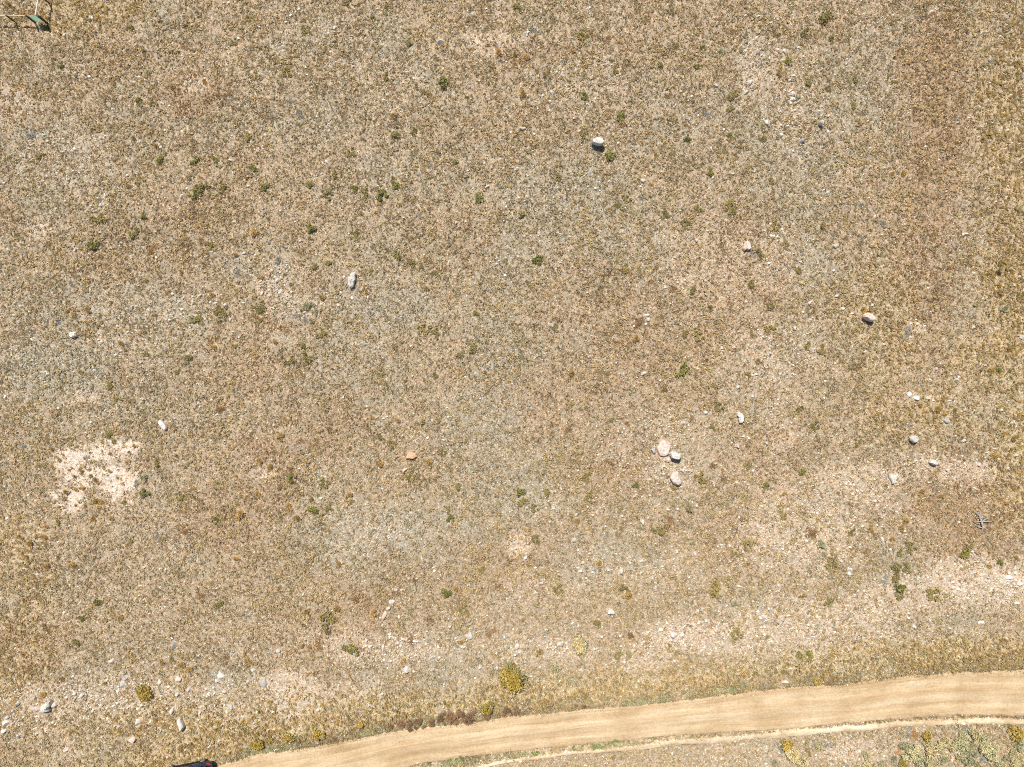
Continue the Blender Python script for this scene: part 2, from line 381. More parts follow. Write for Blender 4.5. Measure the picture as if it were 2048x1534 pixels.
def clumps(x, y, R, Ht, nl, col, leaf=0.08, jit=.28):
    """little domes of loose leaf faces"""
    n = len(x); z = terrain(x, y)
    a = RNG.random((n, nl)) * 2 * np.pi; r = np.sqrt(RNG.random((n, nl)))
    cx = x[:, None] + R[:, None] * r * np.cos(a); cy = y[:, None] + R[:, None] * r * np.sin(a)
    cz = z[:, None] + Ht[:, None] * np.sqrt(np.clip(1 - .8 * r ** 2, 0, 1)) * RNG.uniform(.45, 1.0, (n, nl))
    ctr = np.stack([cx, cy, cz], -1)
    p = RNG.normal(0, 1, (n, nl, 3)); p /= np.linalg.norm(p, axis=-1, keepdims=True); p[..., 2] *= .55
    q = RNG.normal(0, 1, (n, nl, 3)); q /= np.linalg.norm(q, axis=-1, keepdims=True); q[..., 2] *= .55
    s = leaf * RNG.uniform(.6, 1.4, (n, nl, 1))
    V = np.stack([ctr + p * s, ctr - p * s * .5 + q * s, ctr - p * s * .5 - q * s], 2)
    c = col[:, None, :] * RNG.uniform(1 - jit, 1 + jit, (n, nl, 1))
    return V.reshape(-1, 3), np.repeat(c[:, :, None, :], 3, 2).reshape(-1, 3)

def stuff_obj(name, parts, mat, label):
    V = np.concatenate([p[0] for p in parts]); C = np.concatenate([p[1] for p in parts])
    T = np.arange(len(V)).reshape(-1, 3)
    tag(link(name, mesh_np(name, V, T, C), mat), label, "ground cover", None, "stuff")

def palette(n, cols, weights):
    cols = np.array(cols); w = np.array(weights, float)
    if w.ndim == 1: w = np.repeat(w[None], n, 0)
    w = np.clip(w, 1e-6, None); cw = np.cumsum(w / w.sum(1, keepdims=True), 1)
    i = (RNG.random((n, 1)) > cw).sum(1)
    return cols[np.clip(i, 0, len(cols) - 1)] * RNG.uniform(.85, 1.15, (n, 1))

def build_cover():
    mg = mat_tint("dry_grass_blades", translucent=.4)
    # --- low dry grass over the whole field
    x, y = candidates(460000); k = masks_ground(x, y)
    clump = fbm(x, y, 0.9, 5, 3)
    dens = np.clip(.60 + .8 * (clump - .45), .35, 1)
    dens *= (1 - .86 * k['bald']) * (1 - .70 * k['soil']) * (1 - .40 * k['rocky'])
    keep = (RNG.random(len(x)) < dens) & ~road_mask(x, y, -.40 * RNG.random(len(x)) ** 2) & ~blocked(x, y) & ~((np.abs(y - berm_y(x)) < .34 * RNG.random(len(x)) ** .4) & (x > -14))
    x, y = x[keep], y[keep]; k = {q: v[keep] for q, v in k.items()}; n = len(x)
    g = fbm(x, y, .14, 2, 4)
    w = np.stack([.35 + 0 * x, .30 + .9 * k['grey'] + 1.2 * np.clip(g - .5, 0, 1), .25 + .5 * k['grey'], .18 + 1.4 * k['yellow'], .16 + 2.2 * k['rust'] + .5 * np.clip(.5 - g, 0, 1), .04 + .5 * k['grey'], .10 + .3 * k['verge']], 1)
    col = palette(n, [(.68, .545, .35), (.63, .54, .38), (.56, .49, .31), (.68, .52, .27), (.56, .40, .235), (.60, .56, .44), (.50, .445, .24)], w)
    sz = .62 + .62 * fbm(x, y, .5, 1, 3); R = RNG.uniform(.07, .17, n) * sz * 1.1; Ht = RNG.uniform(.10, .27, n) * sz * (1 + .5 * k['yellow'])
    stuff_obj("dry_grass", [tufts(x, y, R, Ht, 7, col, .046)], mg, "low dry tan and grey grass covering the whole field")
    # --- litter and seedling blades, only a hand high
    x, y = candidates(420000); k = masks_ground(x, y)
    dens = .75 * (1 - .55 * k['bald']) * (1 - .35 * k['soil'])
    keep = (RNG.random(len(x)) < dens) & ~road_mask(x, y, -.02) & ~blocked(x, y) & ~((np.abs(y - berm_y(x)) < .2) & (x > -14))
    x, y = x[keep], y[keep]; k = {q: v[keep] for q, v in k.items()}; n = len(x)
    w = np.stack([.35 + 0 * x, .3 + .6 * k['grey'], .2 + 0 * x, .15 + .5 * k['yellow'], .25 + .8 * k['rust'], .12 + .3 * k['grey']], 1)
    col = palette(n, [(.70, .59, .41), (.60, .54, .42), (.42, .37, .26), (.68, .54, .29), (.46, .33, .20), (.57, .57, .50)], w)
    stuff_obj("grass_litter", [tufts(x, y, RNG.uniform(.05, .12, n), RNG.uniform(.04, .11, n), 3, col, .04, .1)], mg, "thin litter of dry stems and seedlings between the tufts")
    # --- taller golden bunch grass at the field's edges and the roadside
    x, y = candidates(150000); k = masks_ground(x, y)
    dens = np.clip(k['yellow'] - .1, 0, 1) * (.30 + 1.3 * np.clip(fbm(x, y, .8, 1, 3) - .36, 0, 1)) * .62
    keep = (RNG.random(len(x)) < dens) & ~road_mask(x, y, .05) & ~blocked(x, y) & (k['bald'] < .3)
    x, y = x[keep], y[keep]; n = len(x)
    col = palette(n, [(.82, .63, .24), (.80, .66, .33), (.72, .52, .17), (.66, .58, .24), (.84, .73, .46)], [.3, .3, .13, .15, .25])
    stuff_obj("bunch_grass", [tufts(x, y, RNG.uniform(.11, .22, n), RNG.uniform(.26, .62, n), 14, col, .036, .5)], mg, "taller golden bunch grass along the road and field edges")
    # --- rust and gold low scrub
    x, y = candidates(150000); k = masks_ground(x, y)
    patch = fbm(x, y, .28, 4, 4); fine = fbm(x, y, 1.1, 6, 3)
    dens = (np.clip((patch - .43) * 4, 0, 1) * .42 + .06 + .10 * k['rust']) * np.clip((fine - .34) * 4, 0.05, 1) * (1 - .9 * k['bald']) * (1 - .7 * k['yellow'])
    keep = (RNG.random(len(x)) < dens) & ~road_mask(x, y, .1) & ~blocked(x, y)
    x, y = x[keep], y[keep]; k = {q: v[keep] for q, v in k.items()}; n = len(x)
    g = fbm(x, y, .2, 7, 3)
    w = np.stack([.5 + 0 * x, .25 + np.clip(g - .5, 0, 1) * 2, .35 + .6 * k['rust'], .18 + 0 * x, .10 + .3 * k['grey'], .10 + 0 * x], 1)
    col = palette(n, [(.54, .40, .195), (.58, .435, .205), (.48, .34, .18), (.45, .375, .19), (.43, .385, .26), (.55, .37, .175)], w)
    R = RNG.uniform(.08, .19, n) * (1 + .6 * (RNG.random(n) < .14)); Ht = R * RNG.uniform(.9, 1.4, n)
    stuff_obj("low_scrub", [clumps(x, y, R, Ht, 18, col, .068)], mat_tint("scrub_leaves", translucent=.15), "low rust and gold scrub clumps dotting the field")
    # --- grey green mat plants
    x, y = candidates(60000); k = masks_ground(x, y)
    dens = (.05 + .55 * k['grey']) * np.clip((fbm(x, y, .7, 3, 3) - .4) * 5, 0, 1) * (1 - .9 * k['bald'])
    keep = (RNG.random(len(x)) < dens) & ~road_mask(x, y, .1) & ~blocked(x, y)
    x, y = x[keep], y[keep]; n = len(x)
    col = palette(n, [(.47, .49, .42), (.40, .43, .33), (.54, .54, .48), (.33, .36, .25)], [.35, .3, .2, .15])
    R = RNG.uniform(.08, .2, n)
    stuff_obj("grey_mat_plants", [clumps(x, y, R, R * .8, 12, col, .055)], mat_tint("grey_leaves"), "low grey green mat plants between the grass")
    # --- green weeds on the verges
    x = RNG.uniform(-30, 32, 9000); side = RNG.random(len(x)) < .6
    y = np.where(side, north_y(x) + np.abs(RNG.normal(.25, .25, len(x))), south_y(x) - np.abs(RNG.normal(.2, .18, len(x))))
    pat = np.clip((fbm(x, y, .5, 2, 3) - .42) * 6, 0, 1)
    u = x * F / H + 1024
    keep = (RNG.random(len(x)) < pat * np.where(side, np.where((u < 860) | ((u > 1180) & (u < 1480)), .30, .08), np.where(u < 1420, .42, .08)))
    x, y = x[keep], y[keep]; n = len(x)
    col = palette(n, [(.27, .30, .12), (.36, .36, .18), (.46, .42, .26)], [.35, .35, .3])
    stuff_obj("verge_weeds", [clumps(x, y, RNG.uniform(.07, .16, n), RNG.uniform(.06, .14, n), 14, col, .05)], mat_tint("weed_leaves"), "small green weeds growing along the road verges")
    # --- short bleached grass on the road edge
    x = RNG.uniform(-30, 46, 30000); side = RNG.random(len(x)) < .62
    y = np.where(side, north_y(x) + RNG.normal(.15, .48, len(x)), south_y(x) + RNG.normal(-.2, .3, len(x)))
    keep = RNG.random(len(x)) < np.clip((fbm(x, y, .8, 7, 3) - .3) * 3, 0, 1)
    x, y = x[keep], y[keep]; n = len(x)
    col = palette(n, [(.60, .49, .30), (.54, .44, .27), (.44, .38, .22), (.50, .34, .18)], [.4, .3, .2, .1])
    stuff_obj("verge_grass", [tufts(x, y, RNG.uniform(.07, .15, n), RNG.uniform(.06, .16, n), 7, col, .03)], mg, "short bleached grass fringing the dirt road")

def build_pebbles(extra):
    """loose small stones, more of them on the rubbly ground; EXTRA: stones (x, y, rx, ry, angle, colour) that have their own place"""
    x, y = candidates(300000); k = masks_ground(x, y)
    near = np.abs(y - berm_y(x)); dens = (.09 + .5 * np.clip(1 - near / .7, 0, 1) * (x > -14) + .75 * k['rocky'] * np.clip((fbm(x, y, .9, 2, 3) - .32) * 4, .1, 1) + .12 * k['soil'] + .10 * np.clip((fbm(x, y, .3, 3, 4) - .52) * 6, 0, 1)) * (1 - .85 * k['bald'])
    keep = (RNG.random(len(x)) < dens) & ~road_mask(x, y, -.5 * RNG.random(len(x))) & ~blocked(x, y)
    x, y = x[keep], y[keep]; k = {q: v[keep] for q, v in k.items()}; n = len(x)
    r = .030 + .055 * RNG.random(n) ** 2 + (RNG.random(n) < .04 + .07 * k['rocky']) * RNG.uniform(.03, .09, n)
    asp = RNG.uniform(.6, 1, n); ang = RNG.random(n) * np.pi
    col = palette(n, [(.76, .70, .61), (.66, .56, .45), (.58, .42, .31), (.48, .45, .41), (.66, .47, .33)], [.34, .30, .14, .16, .06])
    rx, ry = r, r * asp
    if extra:
        E = np.array([e[:5] for e in extra]); x = np.r_[x, E[:, 0]]; y = np.r_[y, E[:, 1]]; rx = np.r_[rx, E[:, 2]]; ry = np.r_[ry, E[:, 3]]; ang = np.r_[ang, E[:, 4]]
        col = np.concatenate([col, np.array([e[5] for e in extra])]); n = len(x)
    m = 6; th = np.arange(m) / m * 2 * np.pi
    rr = RNG.uniform(.75, 1.15, (n, m)); ca, sa = np.cos(ang)[:, None], np.sin(ang)[:, None]
    lx = rx[:, None] * rr * np.cos(th); ly = ry[:, None] * rr * np.sin(th)
    z = terrain(x, y); hgt = np.minimum(rx, ry) * RNG.uniform(.5, .95, n)
    V = np.empty((n, 2 * m + 1, 3), np.float32)
    V[:, :m, 0] = x[:, None] + lx * ca - ly * sa; V[:, :m, 1] = y[:, None] + lx * sa + ly * ca; V[:, :m, 2] = (z - .04)[:, None]
    V[:, m:2 * m, :2] = V[:, :m, :2] + .28 * (np.stack([x, y], -1)[:, None, :] - V[:, :m, :2]); V[:, m:2 * m, 2] = (z + .04)[:, None] + hgt[:, None] * RNG.uniform(.6, 1, (n, m))
    V[:, 2 * m, 0] = x; V[:, 2 * m, 1] = y; V[:, 2 * m, 2] = z + .04 + hgt
    t = []
    for i in range(m):
        j = (i + 1) % m
        t += [(i, j, m + j), (i, m + j, m + i), (m + i, m + j, 2 * m)]
    T = (np.array(t)[None] + (np.arange(n) * (2 * m + 1))[:, None, None]).reshape(-1, 3)
    C = np.repeat(col[:, None, :], 2 * m + 1, 1).reshape(-1, 3)
    tag(link("pebbles", mesh_np("pebbles", V.reshape(-1, 3), T, C), mat_tint("pebble_stone", .85, .2, .12, 20)), "small pale stones and pebbles scattered over the field", "stones", None, "stuff")
# ------------------------------------------------------------------ what stands where (read off the photograph: tile origin, then x,y,w,h,kind[,turn] in quarter pixels)
ROCKS = {
(0,0): "515,280,28,26,w;1825,20,22,20,w;1110,615,30,14,w,-20;895,870,20,14,w;1455,1055,24,34,w;1315,1040,22,18,w;1535,1065,20,22,t;808,1100,30,28,w;838,1085,16,16,w;790,1168,22,14,p;350,1080,30,20,w;345,885,18,14,w;510,910,16,14,w;227,1188,26,22,w;1835,1275,32,30,w;1830,1345,14,40,w;1858,1385,18,50,t;1018,1400,22,24,w;880,1360,18,16,w;940,1305,16,16,t;1905,1355,36,8,w;1980,1485,22,22,w;585,1365,16,14,w;30,1460,30,16,w;355,985,24,16,p;490,968,16,12,w",
(512,0): "285,125,40,20,w;240,178,30,16,w,20;632,225,34,26,w;722,215,24,18,g;25,215,28,18,w;820,265,26,12,p;595,415,22,20,w;398,540,18,26,w;640,495,22,16,p;410,598,30,10,w;10,312,20,12,w;1735,108,36,36,w;1690,85,24,12,w,-40;1475,330,60,48,w;1535,725,16,44,w;1075,885,14,30,w,-30;982,998,16,18,w;565,1295,24,36,w;975,1485,26,16,w;1845,1492,40,24,w,30;1975,1350,26,26,w;1695,1362,26,16,w;2035,1060,20,24,w;1175,662,14,14,w;1020,355,12,14,w",
(1024,0): "128,262,30,26,w;120,285,24,14,w;1965,132,30,24,w;1242,42,16,22,w;1398,328,18,16,w;1955,310,44,44,t;1905,660,36,56,w,-20;1875,735,60,30,w,20;1618,682,46,30,w;1408,804,20,20,w;1475,435,16,14,w;315,738,42,30,w,-25;245,762,20,24,w;305,808,26,20,w;305,885,24,26,w;632,628,30,22,t;795,520,18,14,w;85,1030,70,30,p,-8;178,1075,26,20,w;35,1352,54,30,w,30;628,1360,18,60,w;1050,1445,50,34,w;1028,1490,22,20,w;665,1505,24,30,w;12,1180,24,26,w;2040,980,46,64,w;1590,1190,16,36,w;1762,1390,30,20,w;1715,1425,22,20,g;1575,1502,26,26,w;1372,918,16,14,w;1605,1418,16,24,w;935,265,26,22,o;750,1163,22,14,t",
(1536,0): "42,315,38,24,w;8,350,16,16,w;85,400,50,42,p;128,408,38,36,w;10,465,22,34,w;115,480,24,14,w;200,606,26,24,w;175,640,28,18,w;192,757,46,28,w;200,792,46,36,w,-20;183,825,22,20,w;408,892,48,36,w,-40;480,1055,38,56,w;105,1075,34,40,w;275,1122,50,38,g;318,1220,30,22,w;432,1175,30,18,w,20;390,1303,14,20,w;568,1137,14,14,w;1215,160,18,16,w;1705,262,44,20,w,40;1733,556,22,16,w;1775,660,18,14,w;2000,992,34,26,w;1920,1038,26,16,w;2028,1298,22,20,w;2030,1380,26,24,w;635,468,22,14,w;485,1528,34,18,w;450,1515,18,16,w;305,1355,14,12,w;213,940,18,12,w",
(0,384): "840,22,32,38,w;810,105,34,34,w;1453,30,28,40,w;725,110,20,16,w;603,462,32,30,w;1686,482,26,40,w;1942,492,38,22,w;2002,660,18,20,w;1483,728,20,14,w;1592,828,38,22,w,35;1425,870,40,14,w,-20;1533,880,24,36,w;1050,922,38,36,w;1182,942,40,28,w,-50;1348,1022,26,18,w;1790,900,18,26,w;1942,885,24,14,w;1832,1020,22,42,p;250,1176,18,28,w;1858,1115,26,14,p;1905,1163,18,20,w;1240,1085,22,14,w;1122,1362,30,24,t,30;745,1422,34,14,w;925,1340,16,18,t;1015,1475,18,12,w;1238,1225,18,16,w;325,170,20,16,w;1240,318,20,16,t;2005,405,30,24,t;1355,130,14,12,w;1100,745,18,16,t",
(512,384): "125,258,36,38,o;312,238,18,16,w;58,132,30,18,w;70,248,16,20,w;242,440,34,24,w,40;20,590,38,44,t;92,648,36,50,o;165,705,34,36,w;190,640,22,16,w;245,582,18,20,w;185,805,22,20,w;45,808,24,50,p,-15;675,803,30,26,w;765,850,44,28,w,-50;672,850,20,34,t;660,905,54,28,t,-15;893,843,14,26,w;1475,526,34,20,w;1992,525,26,24,w;1940,550,18,18,w;1990,665,24,22,w;1675,235,24,16,w;1600,248,34,26,p;1980,230,16,14,w;1742,680,18,14,w;850,242,14,14,w;618,388,16,16,w;350,390,16,16,w;140,930,24,20,p;830,685,26,10,w,30;1998,118,24,22,w;810,910,10,12,w;395,955,34,22,w;1918,575,14,18,w",
(1024,384): "115,38,24,28,w;58,48,18,16,w;1045,112,30,10,w;905,125,16,20,w;385,335,32,18,w;708,313,26,12,w;1475,385,26,30,p;98,355,26,24,p;48,518,28,24,w;400,550,22,10,w;285,690,16,14,w;1220,352,16,18,w;1227,760,26,18,w;1270,888,18,14,w;1935,1000,26,12,w;1082,982,44,24,w;1088,1018,30,32,w;1072,1054,20,24,w;315,1062,36,46,g;652,1162,28,40,o;1118,1215,36,14,g;1090,1290,28,46,o;620,1313,32,26,p;1052,1357,36,20,w,30;1315,1325,26,30,g;1055,1448,44,26,w,30;1680,1245,26,22,w;1660,1440,34,12,w,20;1955,1455,26,20,w;1325,1155,16,18,w;1165,450,16,14,w;1490,1410,36,14,t;1308,520,22,14,p;910,432,22,18,p",
(1536,384): "483,5,34,20,g;545,430,62,40,t,-15;533,625,34,22,w;530,660,16,12,w;555,828,32,24,w;340,885,38,36,p;605,932,36,24,w,-20;678,970,28,16,w;835,905,22,28,w;1113,950,18,14,w;928,1215,20,22,w;780,1272,38,16,w,30;540,1370,20,16,w;100,1455,18,16,w;460,1510,26,20,w;2010,675,22,26,w;1968,742,28,22,w;2030,1160,44,44,w;1525,1478,18,18,w;1296,1500,18,14,w;875,775,18,14,w;808,45,22,14,w;912,342,14,14,w;1185,1020,16,14,w;1195,1055,36,26,t;1260,1070,18,14,w;1145,1050,18,16,w;205,1000,14,12,w;1743,1385,16,14,w;112,295,16,18,w;855,195,26,10,w,50",
(0,768): "38,105,38,24,w,-60;712,545,44,20,w;1690,127,24,16,w;218,890,16,18,w;1145,1467,26,24,t;1220,1472,14,14,w;1272,1480,18,16,w;455,1265,20,16,w;450,1208,18,18,o;395,1390,28,20,o;110,1475,34,28,o,30;290,1525,36,20,w;1595,180,14,14,w;440,1390,16,16,w;812,395,22,30,w;1056,550,18,24,w;340,1290,20,20,w;105,1330,16,14,w;1025,545,22,22,d",
(512,768): "148,96,22,26,w;1132,578,34,26,o;1185,690,62,36,t,30;553,743,20,16,w;522,912,34,22,w;1420,555,28,16,p,30;862,1225,16,14,w;1060,1230,20,14,w;560,1400,16,16,w;575,1450,24,22,o;695,108,16,20,w;885,180,24,22,t;978,675,14,14,w",
(1024,768): "1808,28,38,38,w;1555,232,36,32,w;1372,310,32,30,w;1845,420,32,20,w;1897,435,22,22,w;1802,497,40,40,p;1255,342,22,16,w;1252,610,44,38,p,30;1365,693,34,34,w;1443,693,28,28,w;1387,670,22,20,w;1328,708,14,14,w;1478,975,22,24,w;1380,922,28,28,p;978,900,34,32,t;990,860,20,24,t;848,730,18,18,w;885,1060,32,20,w,-40;1045,1103,40,42,w;948,1115,18,16,w;515,1048,24,26,w;530,693,26,16,w;748,1138,26,20,w;402,1115,24,24,p;495,1252,42,44,t;110,1393,26,38,w;878,1503,50,50,t;770,1485,30,30,w;1998,980,44,26,t;1965,1140,26,22,w;1926,693,18,26,w;1798,785,26,24,w;835,1360,16,16,w;1095,592,20,16,w;1088,498,32,10,w,10;1215,720,20,14,w;925,635,30,16,p;905,660,22,14,p;1035,1418,26,18,p;945,1430,20,20,w;530,1480,28,40,w;1465,1365,28,40,p;1405,1430,24,40,o;1325,1000,24,20,w;1250,1005,30,16,w;1090,1070,16,16,w;1998,1440,20,18,w;1885,805,22,22,t;2035,478,30,30,p;1925,100,18,18,w;1435,665,24,14,o;1145,410,14,18,w;608,985,16,16,w",
(1536,768): "1138,88,56,48,w,-20;1190,115,70,44,w,10;1282,110,58,34,t,40;1320,132,22,14,w;1360,112,18,12,w;1452,132,30,16,w;1490,140,14,22,w;1870,208,22,22,w;1578,208,28,16,o;1428,300,62,44,g,-15;1218,398,26,22,w,-30;1165,325,22,30,p;1563,452,34,34,w;1498,415,20,14,w;1340,540,38,18,w,-20;1505,566,24,16,w;1170,568,22,34,w,-15;1430,686,32,26,w;1688,645,44,36,p;1735,645,36,26,p;1808,710,34,24,w;1918,675,24,26,w;1758,545,40,16,p,20;1980,572,30,26,t;1845,600,28,18,t,-30;642,596,18,30,w;598,637,28,24,w;262,790,32,30,w;393,1035,18,28,w;188,313,26,22,w;80,125,24,18,w;912,1240,28,42,w;655,1478,44,34,w;652,1515,34,34,w;655,1303,26,18,w;975,1320,22,22,w;1490,1377,18,18,w;1380,1415,16,16,w;1245,1128,20,12,w;1345,1498,18,20,w;1922,1512,28,26,w;1970,1510,24,36,w,-20;118,1318,22,20,w;1492,610,36,24,p;1552,575,16,20,w;1820,518,20,12,w;1185,612,16,14,w;850,760,16,14,w;520,730,24,14,w;457,72,16,12,w;1187,285,14,12,w",
(0,1150): "635,225,44,30,w,30;1385,560,50,54,g;1585,650,36,34,w;1635,550,16,22,w;1348,656,20,14,w;1842,640,20,28,w;880,692,58,36,p,25;1110,665,26,18,p;1152,700,36,20,p,-10;1222,712,18,30,p;995,825,72,36,g,45;975,880,44,54,w;978,768,24,24,g;940,932,34,20,w,-20;1270,862,40,46,p;1420,838,60,50,p;1410,958,44,36,w,50;1755,815,70,56,w,-45;1730,850,36,30,w;1848,798,16,16,w;1980,855,30,24,w,40;2018,765,40,22,w;585,955,44,32,w;598,982,24,24,w;655,965,50,38,p,25;728,968,22,18,w;272,1080,58,50,p,30;435,1045,48,52,p;378,1115,28,22,o;135,1030,44,34,g,50;222,1155,20,32,w,-10;285,1133,22,16,w;58,1140,30,30,w;35,1190,70,54,w,30;28,1250,58,34,w,25;290,1270,34,18,w,20;1098,1178,42,52,w,-10;945,1212,42,22,w,35;1280,1250,24,30,w;1372,1080,74,40,p,65;1840,1055,38,68,w,20;1715,1045,22,26,w;1590,1105,28,26,w;1585,1160,20,16,w;1942,1142,22,38,w,-15;1998,1113,16,18,w;1062,1320,58,46,p,20;520,1405,42,36,p,40;578,812,26,18,w;1030,145,16,36,p;1665,960,44,32,w,-45;1640,915,26,16,w,-40;1500,920,42,32,w,40;1785,935,40,16,w;1130,840,16,14,w;1120,85,40,8,w;1295,930,16,32,p,-15;770,1000,26,12,w,20;820,990,20,18,w;1810,1105,30,30,w;140,1285,26,22,w;900,1050,24,18,w;850,1065,22,18,w;800,1045,26,22,w;790,1075,30,24,w;1010,1005,30,22,w;1045,1000,22,18,w;1120,1050,26,20,w,30;1095,1075,22,18,w;930,1030,20,16,w;720,1060,22,16,w;1600,1060,30,20,p,40",
(512,1150): "1080,218,56,44,w,-15;1057,270,36,34,w;1020,335,90,36,t,68;1010,400,22,20,t;1218,32,28,24,w;1065,478,32,16,w,-20;1075,495,50,14,w,-5;1098,503,20,10,w;885,522,26,24,w;912,570,40,30,w,40;175,612,46,40,w;155,655,36,26,o;372,608,52,32,o,15;1015,575,20,22,w;1290,536,32,26,w,25;1345,518,26,12,w,30;1550,412,38,22,p,25;1845,326,18,14,w;1705,495,66,64,w,-40;1660,580,34,24,w,55;1458,515,20,14,w;1595,505,20,20,w;1985,500,20,26,w;1465,660,20,20,w;1200,762,62,56,w,40;1788,742,32,44,w;50,860,62,86,w,20;1925,745,34,30,p;80,1092,16,32,w,-20;130,1100,30,18,w,30;488,1085,48,32,w,25;268,1133,30,28,p;1010,948,22,20,w;560,935,16,18,w;1050,745,14,24,w;1075,688,22,22,w;1022,680,22,18,w;850,625,30,20,p;1996,575,22,22,w;1920,628,16,18,w;710,990,30,14,w;5,1105,16,24,w;1295,862,16,10,w;1750,825,22,22,w;1505,870,26,24,w;1155,568,20,18,w",
(1024,1150): "240,68,34,28,w;788,298,64,50,w;370,297,24,36,o;482,388,30,16,w,30;530,408,24,26,w;272,443,20,26,t;10,437,18,26,w;43,575,38,38,w;393,555,48,42,w;22,645,26,28,w;462,525,30,24,w,30;715,495,32,18,w,25;865,493,26,16,w;720,760,46,32,o,30;555,768,24,34,w,25;903,705,20,20,w;940,750,22,26,w;1822,93,44,20,w,-20;1520,280,22,42,w,-15;1555,370,26,42,w,15;1968,297,30,26,w,-50;2025,340,56,44,p;1985,345,24,24,w;1418,392,42,18,p;1295,485,66,54,w;1360,490,52,36,p,15;1310,530,28,24,w;1385,568,18,24,w;1058,537,20,16,w;1552,522,24,40,p;1520,610,36,18,w,-15;1575,635,22,14,w;1630,590,28,24,p;1300,695,36,30,w;1490,390,30,12,w;1160,400,18,18,p;1148,65,28,20,w,-45;870,575,20,18,w;980,570,24,16,w;1090,460,24,14,w,25;595,30,14,24,w;350,580,18,16,w;420,610,22,18,w;380,630,18,16,w;440,590,20,16,w;350,620,18,14,w",
(1536,1150): "85,85,34,22,w,-20;175,325,32,14,w;148,270,20,12,w;85,375,42,38,p;535,455,20,24,w;1125,345,22,20,w;1125,305,28,14,w;1170,415,46,26,w,-30;1450,425,32,18,w,-30;1438,325,22,18,w;1495,150,44,20,w,-50;1515,115,24,20,w;1990,225,46,20,w;1930,20,60,36,w;2020,70,54,44,w;130,855,70,26,p,5;10,275,32,22,w,-50;105,530,18,40,w;1710,380,58,38,w,20",
}
